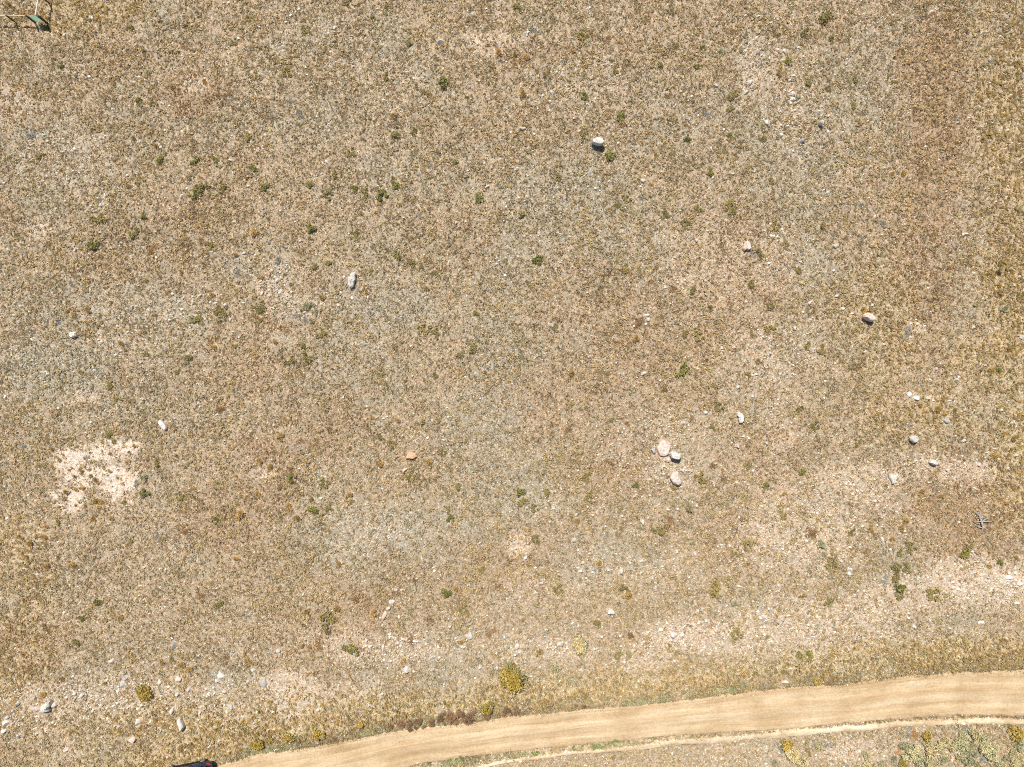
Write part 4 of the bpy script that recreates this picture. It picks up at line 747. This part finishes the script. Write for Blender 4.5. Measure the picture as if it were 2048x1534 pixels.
KIND = {   # name, description, category, group, palette key, height/radius
 'g': ("green_shrub", "leafy green shrub", "shrub", "green shrubs in the field", .8), 'o': ("green_shrub", "olive green shrub", "shrub", "green shrubs in the field", .65),
 's': ("sagebrush", "grey green sagebrush", "shrub", "sagebrush plants", .85), 'b': ("grey_shrub", "blue grey twiggy plant", "plant", "blue grey plants", .6),
 'n': ("golden_tussock", "golden brown tussock", "plant", "golden tussocks in the field", .95), 'r': ("brown_scrub", "rusty brown scrub plant", "plant", "brown scrub plants", .55),
 'y': ("yellow_shrub", "pale yellow shrub", "shrub", "yellow shrubs", .9), 'q': ("rabbitbrush", "yellow flowering bush", "bush", "yellow flowering bushes", .95),
 'c': ("rabbitbrush", "cream flowering bush", "bush", "yellow flowering bushes", .95), 'k': ("rabbitbrush", "greyish cream flowering bush", "bush", "yellow flowering bushes", .9),
 'p': ("tall_grass", "pale straw grass clump", "grass clump", "tall grass clumps", 1.1), 'v': ("roadside_weed", "bright green weed", "plant", "green weeds by the road", .5),
 't': ("tumbleweed", "round brown tumbleweed", "tumbleweed", "dried tumbleweeds along the road", .9), 'u': ("brown_scrub", "bright rust scrub plant", "plant", "brown scrub plants", .5)}
_PL = {}
def plant_lib():
    leafm = {
     'g': mat_leaf("green_leaves", (.17, .165, .045), (.31, .29, .09), (.47, .42, .17)), 'o': mat_leaf("olive_leaves", (.23, .19, .07), (.38, .31, .125), (.51, .42, .20)),
     's': mat_leaf("sage_leaves", (.29, .285, .155), (.45, .43, .255), (.60, .555, .36)), 'b': mat_leaf("grey_twigs", (.26, .27, .27), (.38, .39, .38), (.50, .50, .49)),
     'n': mat_leaf("golden_stalks", (.36, .225, .065), (.55, .37, .12), (.70, .51, .20)), 'r': mat_leaf("brown_stalks", (.22, .13, .06), (.34, .205, .095), (.44, .28, .14)),
     'y': mat_leaf("yellow_leaves", (.28, .25, .09), (.47, .41, .18), (.62, .54, .29)), 'qf': mat_leaf("yellow_flowers", (.48, .30, .05), (.62, .44, .10), (.72, .57, .22)),
     'q': mat_leaf("bush_leaves", (.16, .17, .07), (.30, .29, .13), (.42, .41, .22)), 'cf': mat_leaf("cream_flowers", (.58, .47, .24), (.70, .59, .34), (.78, .69, .46)),
     'kf': mat_leaf("faded_flowers", (.54, .50, .30), (.66, .60, .36), (.76, .68, .43)), 'p': mat_leaf("straw_blades", (.50, .40, .22), (.64, .52, .31), (.74, .63, .42)),
     'v': mat_leaf("weed_green", (.14, .20, .05), (.23, .30, .09), (.34, .40, .15)), 't': mat_leaf("tumbleweed_twigs", (.24, .135, .075), (.38, .235, .14), (.50, .34, .21)),
     'u': mat_leaf("rust_stalks", (.40, .19, .06), (.54, .29, .10), (.62, .38, .16))}
    leafm['c'] = leafm['k'] = leafm['s']
    sm = mat_plain("woody_stem", (.16, .12, .085), .9, 0, .1)
    P = {}
    def var(key, n, f): P[key] = [f(i) for i in range(n)]
    var('g', 6, lambda i: crown_mesh("foliage", 300 + i, 280, .19, 9, .9, 1.25, .35))
    var('o', 6, lambda i: crown_mesh("foliage", 320 + i, 250, .19, 9, .8, 1.3, .35))
    var('s', 5, lambda i: crown_mesh("foliage", 340 + i, 360, .13, 6, .8, 1.0, .2))
    var('b', 4, lambda i: crown_mesh("foliage", 360 + i, 230, .17, 7, .5, 1.3, .5, narrow=.5))
    var('n', 6, lambda i: crown_mesh("foliage", 380 + i, 240, .15, 5, .8, 1.0, .5, narrow=.7))
    var('r', 5, lambda i: crown_mesh("foliage", 400 + i, 240, .15, 8, .5, 1.4, .4, narrow=.6))
    var('y', 4, lambda i: crown_mesh("foliage", 420 + i, 300, .14, 5, .9, .9, .4))
    var('q', 5, lambda i: crown_mesh("foliage", 440 + i, 260, .15, 9, .75, 1.1, .2))
    var('qf', 5, lambda i: crown_mesh("flower_heads", 440 + i, 420, .105, 9, 1.0, 1.12, .0, narrow=1.7))
    var('p', 4, lambda i: crown_mesh("blades", 480 + i, 260, .34, 3, 1.0, .6, .75, narrow=.28))
    var('v', 4, lambda i: crown_mesh("foliage", 500 + i, 200, .18, 6, .5, 1.3, .2))
    var('t', 5, lambda i: crown_mesh("twigs", 520 + i, 520, .17, 6, .95, .85, .35, narrow=.28))
    st = [stems_mesh("stem", 560 + i, 7, .55, .55, .035) for i in range(4)]
    P['c'] = P['k'] = P['q']; P['u'] = P['r']
    _PL.update(mesh=P, mat=leafm, stem=st, stem_mat=sm)

def plant(u, v, dia, code, label=None, hfac=1.0):
    name, desc, cat, group, hr = KIND[code]
    dia *= 1.06 if code in 'gosny' else 1.05
    R = dia / 2 / (F / H)
    h = R * hr * hfac * random.uniform(.85, 1.15)
    x, y = px(u, v, h * .5)
    z = float(terrain(x, y))
    root = empty(name, (x, y, z), random.random() * 6.283)
    root.scale = (R * random.uniform(.92, 1.1), R * random.uniform(.92, 1.1), R * hr * hfac)
    i = random.randrange(len(_PL['mesh'][code]))
    part = {'p': "blades", 't': "twigs", 'n': "stalks", 'r': "stalks", 'u': "stalks"}.get(code, "foliage")
    link(part, _PL['mesh'][code][i], _PL['mat'][code], root)
    if code in "qck":
        link("flower_heads", _PL['mesh']['qf'][i], _PL['mat'][code + 'f'], root)["kind"] = "stuff"
    if code in "gosyqckt" and dia > 13:
        link("stem", random.choice(_PL['stem']), _PL['stem_mat'], root)
    if label is None:
        size = "tiny" if dia < 12 else "small" if dia < 17 else "medium sized" if dia < 22 else "large"
        label = make_label(f"{size} {desc}", u, v)
    _used[label] = 1
    tag(root, label, cat, group, 'thing')
    if code not in "pbr": BLOCK.append((x, y, R * .8, R * .8, 0))
    return root

def build_plants():
    plant_lib()
    NAMED = [(1648, 31, "large round olive shrub near the top edge, above the pale rubble"), (882, 166, "dark leafy green shrub beside a thin upright white stone"), (1364, 740, "bright green olive tinted shrub spreading flat in brown grass"),
             (1438, 1180, "wide olive shrub beside a small silvery one"), (626, 1019, "lime green shrub brightest in the lower middle of the field"), (1333, 1045, "wide brown spreading shrub beside a round white stone"),
             (619, 455, "fresh leafy green shrub standing in reddish grass"), (2010, 617, "tall silver shrub casting a long dark shadow in yellow grass"), (1073, 518, "sprawling green shrub with dark gaps in mid field"),
             (1599, 1333, "broad pale straw grass clump at the road edge"), (1800, 1175, "tall green shrub with a smaller lump beneath it")]
    for u, v, d, code in rows(PLANTS):
        lab = None
        for q in NAMED:
            if math.hypot(q[0] - u, q[1] - v) < 4 and q[2] not in _used: lab = q[2]
        plant(u, v, d[0] / 3.994, code, lab)
    for e in BANK.split(";"):
        f = e.split(","); plant(1780 + float(f[0]) / 7.64, 1440 + float(f[1]) / 7.64, float(f[2]) / 7.64 * 1.28, f[3])
    for e in BRUSH.split(";"):
        f = [float(q) for q in e.split(",")]; plant(760 + f[0] / 6.827, 1390 + f[1] / 6.827, f[2] / 6.827 * 1.55, 't')
    # the few big bushes, each of several lumps
    big_bush((1021, 1357), 52, [(0, -7, 46), (-9, 4, 40), (10, 6, 44), (2, 12, 42), (-2, -14, 34)], 'q', "big yellow flowering bush with green gaps, standing alone above the road")
    big_bush((1160, 1291), 34, [(0, 5, 34), (-4, -10, 24), (3, -4, 28), (4, 8, 28)], 'c', "cream coloured domed bush beside white rubble")
    big_bush((285, 1386), 36, [(0, 0, 32), (-6, -4, 26), (6, 3, 28), (2, 8, 24)], 'q', "round gold bush with a dark gap, standing in white rubble")
    big_bush((95, 53), 16, [(0, 0, 13), (1, 4, 10)], 'g', "dark green shrub growing at the foot of the fence corner post")

def big_bush(c, dia, lumps, code, label):
    R = dia / 2 / (F / H); name, desc, cat, group, hr = KIND[code]
    hgt = R * hr * 1.0
    x, y = px(c[0], c[1], hgt * .5); z = float(terrain(x, y))
    root = empty(name, (x, y, z)); tag(root, label, cat, group); _used[label] = 1
    Vf = {k: [] for k in ('foliage', 'flower_heads')}
    for i, (dx, dy, d) in enumerate(lumps):
        r = d / 2 / (F / H)
        for part, key in (('foliage', code), ('flower_heads', 'qf')):
            if part == 'flower_heads' and code not in "qck": continue
            me = _PL['mesh'][key][i % len(_PL['mesh'][key])]
            n = len(me.vertices); co = np.empty(n * 3, np.float32); me.vertices.foreach_get("co", co); co = co.reshape(-1, 3)
            cc = np.empty(n * 4, np.float32); me.attributes["tint"].data.foreach_get("color", cc); cc = cc.reshape(-1, 4)[:, :3]
            # leaves keep their own size: the same number of leaves on a bigger lump would read coarse
            a = random.random() * 6.28; rot = np.array([[math.cos(a), -math.sin(a), 0], [math.sin(a), math.cos(a), 0], [0, 0, 1]])
            co = (co @ rot.T) * np.array([r, r, r * hr]) + np.array([dx / (F / H), -dy / (F / H), 0])
            Vf[part].append((co, cc))
    for part, L in Vf.items():
        if not L: continue
        V = np.concatenate([q[0] for q in L]); C = np.concatenate([q[1] for q in L])
        link(part, mesh_np(part, V, np.arange(len(V)).reshape(-1, 4), C), _PL['mat'][code + 'f' if part == 'flower_heads' else code], root)["kind"] = "stuff"
    s = link("stem", _PL['stem'][0], _PL['stem_mat'], root); s.scale = (R, R, R * hr)
    BLOCK.append((x, y, R * .7, R * .7, 0))

# ------------------------------------------------------------------ dead branch, fence, car
def tube(bm, pts, radii, n=6):
    rings = []
    P = [Vector(p) for p in pts]
    for i, p in enumerate(P):
        d = (P[min(i + 1, len(P) - 1)] - P[max(i - 1, 0)]).normalized()
        a = d.cross(Vector((0, 0, 1)));  a = a.normalized() if a.length > 1e-3 else Vector((1, 0, 0)); b = d.cross(a)
        rings.append([bm.verts.new(p + (a * math.cos(k * 2 * math.pi / n) + b * math.sin(k * 2 * math.pi / n)) * radii[i]) for k in range(n)])
    for r0, r1 in zip(rings[:-1], rings[1:]):
        for k in range(n): bm.faces.new((r0[k], r0[(k + 1) % n], r1[(k + 1) % n], r1[k]))
    bm.faces.new(rings[0][::-1]); bm.faces.new(rings[-1])

def obj_bm(name, bm, mat, parent=None, smooth=None):
    bmesh.ops.recalc_face_normals(bm, faces=bm.faces)
    me = bpy.data.meshes.new(name); bm.to_mesh(me); bm.free()
    if smooth is not None:
        for p in me.polygons: p.use_smooth = True
        me.set_sharp_from_angle(angle=math.radians(smooth))
    return link(name, me, mat, parent)

def box(bm, c, s, bevel=0.0, rot=None):
    r = bmesh.ops.create_cube(bm, size=1.0); vs = r['verts']
    for v in vs:
        v.co = Vector((v.co.x * s[0], v.co.y * s[1], v.co.z * s[2]))
        if rot: v.co = rot @ v.co
        v.co += Vector(c)
    if bevel: bmesh.ops.bevel(bm, geom=list({e for v in vs for e in v.link_edges}), offset=bevel, segments=2, affect='EDGES')

def build_snag():
    m = mat_plain("weathered_wood", (.40, .375, .345), .9, 0, .1, .3, 6)
    s = 20.45
    def P(a, b, z): x, y = px(1920 + a / s, 1000 + b / s, z); return (x - ox, y - oy, z)
    ox, oy = px(1963, 1046, .1); root = empty("dead_branch", (ox, oy, float(terrain(ox, oy))))
    tag(root, "bleached grey dead branch with crooked limbs lying in brown grass", "branch", None)
    def limb(name, pts, rad):
        bm = bmesh.new(); tube(bm, [P(a, b, z) for a, b, z in pts], [q * .82 for q in rad]); obj_bm(name, bm, m, root, 50)
    limb("trunk", [(920, 1340, .06), (900, 1200, .12), (915, 1080, .2), (890, 960, .26), (860, 860, .26), (820, 740, .22), (770, 620, .2), (740, 480, .14)], [.035, .06, .085, .10, .095, .075, .055, .025])
    for L in [([(900, 890, .25), (1000, 880, .25), (1120, 870, .24), (1220, 880, .2), (1310, 905, .14)], [.06, .05, .05, .045, .04]),
              ([(930, 850, .25), (1010, 790, .3), (1080, 755, .3), (1130, 700, .24), (1040, 650, .2), (930, 585, .12)], [.05, .04, .04, .035, .03, .015]),
              ([(1090, 755, .3), (1150, 780, .2), (1190, 830, .1)], [.03, .025, .012]), 
              ([(850, 880, .25), (740, 885, .26), (620, 900, .2), (520, 850, .14), (440, 850, .08)], [.05, .04, .035, .025, .012]),
              ([(800, 960, .2), (700, 970, .16), (610, 935, .1)], [.035, .025, .012]),
              ([(880, 1130, .2), (780, 1110, .2), (690, 1060, .18), (590, 1010, .14), (490, 940, .08)], [.05, .045, .04, .03, .012]),
              ([(760, 640, .2), (690, 540, .18), (610, 490, .13), (540, 465, .08)], [.035, .028, .02, .01]),
              ([(790, 660, .2), (830, 560, .2), (820, 450, .14), (780, 370, .08)], [.035, .028, .02, .01]),
              ([(820, 740, .2), (730, 720, .18), (680, 640, .14), (670, 540, .1)], [.03, .025, .02, .01]),
              ([(920, 1120, .15), (960, 1180, .12), (1010, 1240, .05)], [.04, .03, .012]),
              ([(900, 1180, .12), (860, 1250, .08), (840, 1310, .04)], [.035, .025, .012]),
              ([(930, 1190, .1), (940, 1260, .07), (960, 1330, .03)], [.03, .02, .012])]:
        limb("limb", *L)

def mat_tr(name, a, b_, t):
    m, nt, b = new_mat(name, .8, .2); n = N(nt)
    c = n.ramp(n.noise(n.add("ShaderNodeTexCoord").outputs["Object"], 6, 4).outputs[0], [(.35, b_), (.65, a)])
    nt.links.new(c, b.inputs["Base Color"]); tr = n.add("ShaderNodeBsdfTranslucent"); nt.links.new(c, tr.inputs[0])
    mx = n.add("ShaderNodeMixShader"); mx.inputs[0].default_value = t
    nt.links.new(b.outputs[0], mx.inputs[1]); nt.links.new(tr.outputs[0], mx.inputs[2]); nt.links.new(mx.outputs[0], nt.nodes["Material Output"].inputs[0])
    return m

def build_fence():
    h = 1.27; s = 15.98
    wood = mat_plain("dark_post_wood", (.13, .09, .065), .9, 0, .1, .3, 5)
    pale = mat_plain("pale_pole_wood", (.72, .63, .50), .85, 0, .1, .12, 3)
    tan = mat_plain("tan_pole_wood", (.60, .43, .24), .85, 0, .1, .15, 3)
    green = mat_tr("green_sheet", (.72, .90, .78), (.58, .78, .65), .72)
    bolt = mat_plain("panel_frame", (.70, .69, .64), .6, 0, .3, .1, 6)
    def G(a, b, z=0.0): return Vector((*px(a / s, b / s, z), z))
    A, B, C_, D = G(525, 735), G(1140, 735), G(1515, 745), G(1590, 120)
    oz = float(terrain(C_.x, C_.y)); root = empty("pole_fence", (C_.x, C_.y, oz))
    tag(root, "pole fence corner with dark posts, pale rails and a green panel", "fence")
    org = Vector((C_.x, C_.y, 0))
    def post(p, r, top=h):
        bm = bmesh.new(); tube(bm, [p - org + Vector((0, 0, -.25)), p - org + Vector((.01, 0, top * .5)), p - org + Vector((-.01, .01, top))], [r * 1.08, r, r * .94], 9)
        obj_bm("post", bm, wood, root, 50)
    for p, r in ((A, .075), (B, .085), (C_, .115), (D, .08)): post(p, r)
    d = (A - B).normalized(); W = B + d * 6.2; post(W, .075)
    U = C_ + (D - C_).normalized() * 6.0; post(U, .08)
    def rail(a, b, z0, z1, r, mat):
        bm = bmesh.new(); a = a - org; b = b - org
        tube(bm, [Vector((a.x, a.y, z0)), (a + b) * .5 + Vector((0, 0, (z0 + z1) / 2 - .02)), Vector((b.x, b.y, z1))], [r, r * .95, r * .85], 8); obj_bm("rail", bm, mat, root, 50)
    off = Vector((0, .12, 0))
    rail(B + off, A + off - Vector((.05, 0, 0)), .98, 1.0, .052, tan); rail(A + off, W + off, 1.02, 1.0, .055, pale)
    offx = Vector((-.14, 0, 0))
    rail(C_ + Vector((-.2, .02, 0)), D + offx, h * .98, h * .98, .065, pale); rail(D + offx + Vector((0, .03, 0)), U + offx, h * .96, h * .96, .06, pale)
    # green corrugated panel closing the short bay
    p0 = B + Vector((.22, .02, 0)) - org; p1 = C_ + Vector((-.16, .02, 0)) - org
    bm = bmesh.new(); n = 28; rowsv = []
    for k in range(n + 1):
        t = k / n; q = p0.lerp(p1, t); y = q.y + .018 * math.sin(t * 2 * math.pi * 9)
        rowsv.append([bm.verts.new((q.x, y + e, z)) for e in (-.004, .004) for z in (.26, h * 1.0)])
    for a, b in zip(rowsv[:-1], rowsv[1:]):
        bm.faces.new((a[0], b[0], b[1], a[1])); bm.faces.new((a[2], a[3], b[3], b[2])); bm.faces.new((a[1], b[1], b[3], a[3])); bm.faces.new((a[0], a[2], b[2], b[0]))
    bm.faces.new((rowsv[0][0], rowsv[0][1], rowsv[0][3], rowsv[0][2])); bm.faces.new((rowsv[-1][0], rowsv[-1][2], rowsv[-1][3], rowsv[-1][1]))
    pan = obj_bm("panel", bm, green, root)
    bm = bmesh.new(); tube(bm, [p0 + Vector((-.05, 0, .2)), p0 + Vector((-.05, 0, h * 1.02))], [.022, .022], 6); obj_bm("panel_frame", bm, bolt, root)
    # low branchy weeds and wire are left to the ground cover

def build_car():
    paint = mat_plain("dark_blue_paint", (.012, .022, .055), .25, .3, .5, .05, 2, coat=1.0)
    glass = mat_plain("tinted_glass", (.012, .014, .018), .06, 0, .6, .05, 2)
    black = mat_plain("black_trim", (.02, .02, .021), .6, 0, .3, .1, 5)
    rub = mat_plain("tyre_rubber", (.025, .025, .026), .85, 0, .2, .1, 5)
    alloy = mat_plain("alloy", (.45, .46, .48), .35, .8, .5, .05, 5)
    red = mat_plain("red_lens", (.55, .015, .012), .15, 0, .5, .05, 5)
    clear = mat_plain("clear_lens", (.80, .82, .84), .1, 0, .5, .03, 5)
    Lc, Wc = 4.65, 1.86
    corner = Vector(px(421, 1522, .5)); th = math.radians(11.5)
    fwd = Vector((-math.cos(th), -math.sin(th))); side = Vector((math.sin(th), -math.cos(th)))     # forward along the road, across to its far side
    c = corner + fwd * (Lc / 2 - .1) + side * (Wc / 2 - .05)
    z = -0.06
    root = empty("parked_car", (c.x, c.y, z), math.atan2(fwd.y, fwd.x))
    tag(root, "dark blue car with a red tail light parked on the dirt road", "car"); _used["car"] = 1
    # lofted body: sections along x (front +), y half width, z profile
    def loft(name, secs, mat, smooth=35, parent=root):
        bm = bmesh.new(); R = []
        for x, pts in secs:
            full = [(y, zz) for y, zz in pts] + [(-y, zz) for y, zz in reversed(pts)]
            R.append([bm.verts.new((x, y, zz)) for y, zz in full])
        n = len(R[0])
        for a, b in zip(R[:-1], R[1:]):
            for k in range(n): bm.faces.new((a[k], a[(k + 1) % n], b[(k + 1) % n], b[k]))
        bm.faces.new(R[0][::-1]); bm.faces.new(R[-1]); return obj_bm(name, bm, mat, parent, smooth)
    def sec(w, zb, zm, zt, crown=.03): return [(w * .86, zb), (w * .97, zb + .12), (w, zm), (w * .985, zt - .10), (w * .90, zt), (w * .45, zt + crown)]
    loft("body", [(-2.32, sec(.70, .42, .62, .92)), (-2.26, sec(.80, .32, .62, 1.00)), (-2.0, sec(.90, .26, .62, 1.04)), (-1.2, sec(.93, .24, .62, 1.04)), (0, sec(.93, .24, .62, 1.02)), (.9, sec(.93, .24, .62, 1.01)),
                  (1.3, sec(.925, .24, .60, .99)), (1.9, sec(.90, .26, .58, .93)), (2.2, sec(.82, .30, .56, .84)), (2.32, sec(.66, .36, .54, .72))], paint)
    def gsec(w0, w1, z0, z1): return [(w0, z0), (w0 * .6 + w1 * .4, z0 + (z1 - z0) * .45), (w1, z1 - .03), (w1 * .92, z1)]
    loft("cabin", [(-2.16, gsec(.76, .72, .98, 1.04)), (-1.86, gsec(.80, .62, .98, 1.53)), (-1.2, gsec(.83, .65, .98, 1.62)), (-.2, gsec(.84, .66, .98, 1.63)), (.35, gsec(.84, .64, .98, 1.58)), (1.22, gsec(.80, .72, .96, 1.0))], glass)
    loft("roof", [(-1.98, [(.60, 1.50), (.64, 1.53), (.55, 1.57)]), (-1.2, [(.64, 1.60), (.68, 1.62), (.58, 1.665)]), (-.2, [(.65, 1.61), (.69, 1.63), (.58, 1.675)]), (.36, [(.62, 1.56), (.66, 1.58), (.56, 1.615)])], paint)
    for sy in (1, -1):
        for xs, nm in (((-1.62, -1.74), "pillar"), ((-.62, -.62), "pillar"), ((.42, 1.15), "pillar"), ((-1.95, -2.1), "pillar")):
            bm = bmesh.new(); tube(bm, [(xs[0], sy * .66, 1.58), (xs[1], sy * .845, 1.0)], [.035, .04], 6); obj_bm(nm, bm, paint, root, 50)
        for x in (-1.42, 1.42):
            bm = bmesh.new(); mat = Matrix.Translation((x, sy * .83, .34)) @ Matrix.Rotation(math.pi / 2, 4, 'X')
            bmesh.ops.create_cone(bm, cap_ends=True, segments=28, radius1=.345, radius2=.345, depth=.24, matrix=mat)
            bmesh.ops.bevel(bm, geom=[e for e in bm.edges if abs(e.verts[0].co.y - e.verts[1].co.y) < 1e-4], offset=.035, segments=2, affect='EDGES')
            w = obj_bm("wheel", bm, rub, root, 40)
            bm = bmesh.new(); bmesh.ops.create_cone(bm, cap_ends=True, segments=24, radius1=.22, radius2=.19, depth=.03, matrix=Matrix.Translation((x, sy * .955, .34)) @ Matrix.Rotation(-sy * math.pi / 2, 4, 'X')); obj_bm("rim", bm, alloy, w, 30)
        bm = bmesh.new(); box(bm, (-2.10, sy * .80, .90), (.34, .18, .17), .04); obj_bm("tail_light", bm, red, root, 40)
        bm = bmesh.new(); box(bm, (-2.245, sy * .70, .87), (.10, .16, .08), .02); obj_bm("reversing_light", bm, clear, root, 40)
        bm = bmesh.new(); box(bm, (2.06, sy * .70, .74), (.30, .26, .13), .05); obj_bm("headlight", bm, clear, root, 40)
        bm = bmesh.new(); box(bm, (.98, sy * .99, 1.06), (.13, .20, .15), .05); obj_bm("mirror", bm, paint, root, 40)
        bm = bmesh.new(); box(bm, (-.1, sy * .925, .30), (2.2, .07, .12), .02); obj_bm("sill_trim", bm, black, root, 40)
        for x in (-.75, .35):
            bm = bmesh.new(); box(bm, (x, sy * .93, .86), (.20, .035, .035), .01); obj_bm("door_handle", bm, paint, root, 40)
        bm = bmesh.new(); tube(bm, [(-1.7, sy * .60, 1.63), (-1.6, sy * .60, 1.70), (.1, sy * .60, 1.71), (.25, sy * .59, 1.63)], [.02] * 4, 6); obj_bm("roof_rail", bm, alloy, root, 50)
    for x, w, nm in ((-2.28, 1.5, "rear_bumper"), (2.27, 1.4, "front_bumper")):
        bm = bmesh.new(); box(bm, (x, 0, .44), (.16, w, .20), .06); obj_bm(nm, bm, black, root, 40)
    BLOCK.append((c.x, c.y, Lc / 2 + .1, Wc / 2 + .1, th))

build_ground(); build_roads()
build_car(); build_fence(); build_snag()
build_rocks(); build_plants()
build_cover(); build_pebbles(build_pebbles.extra)
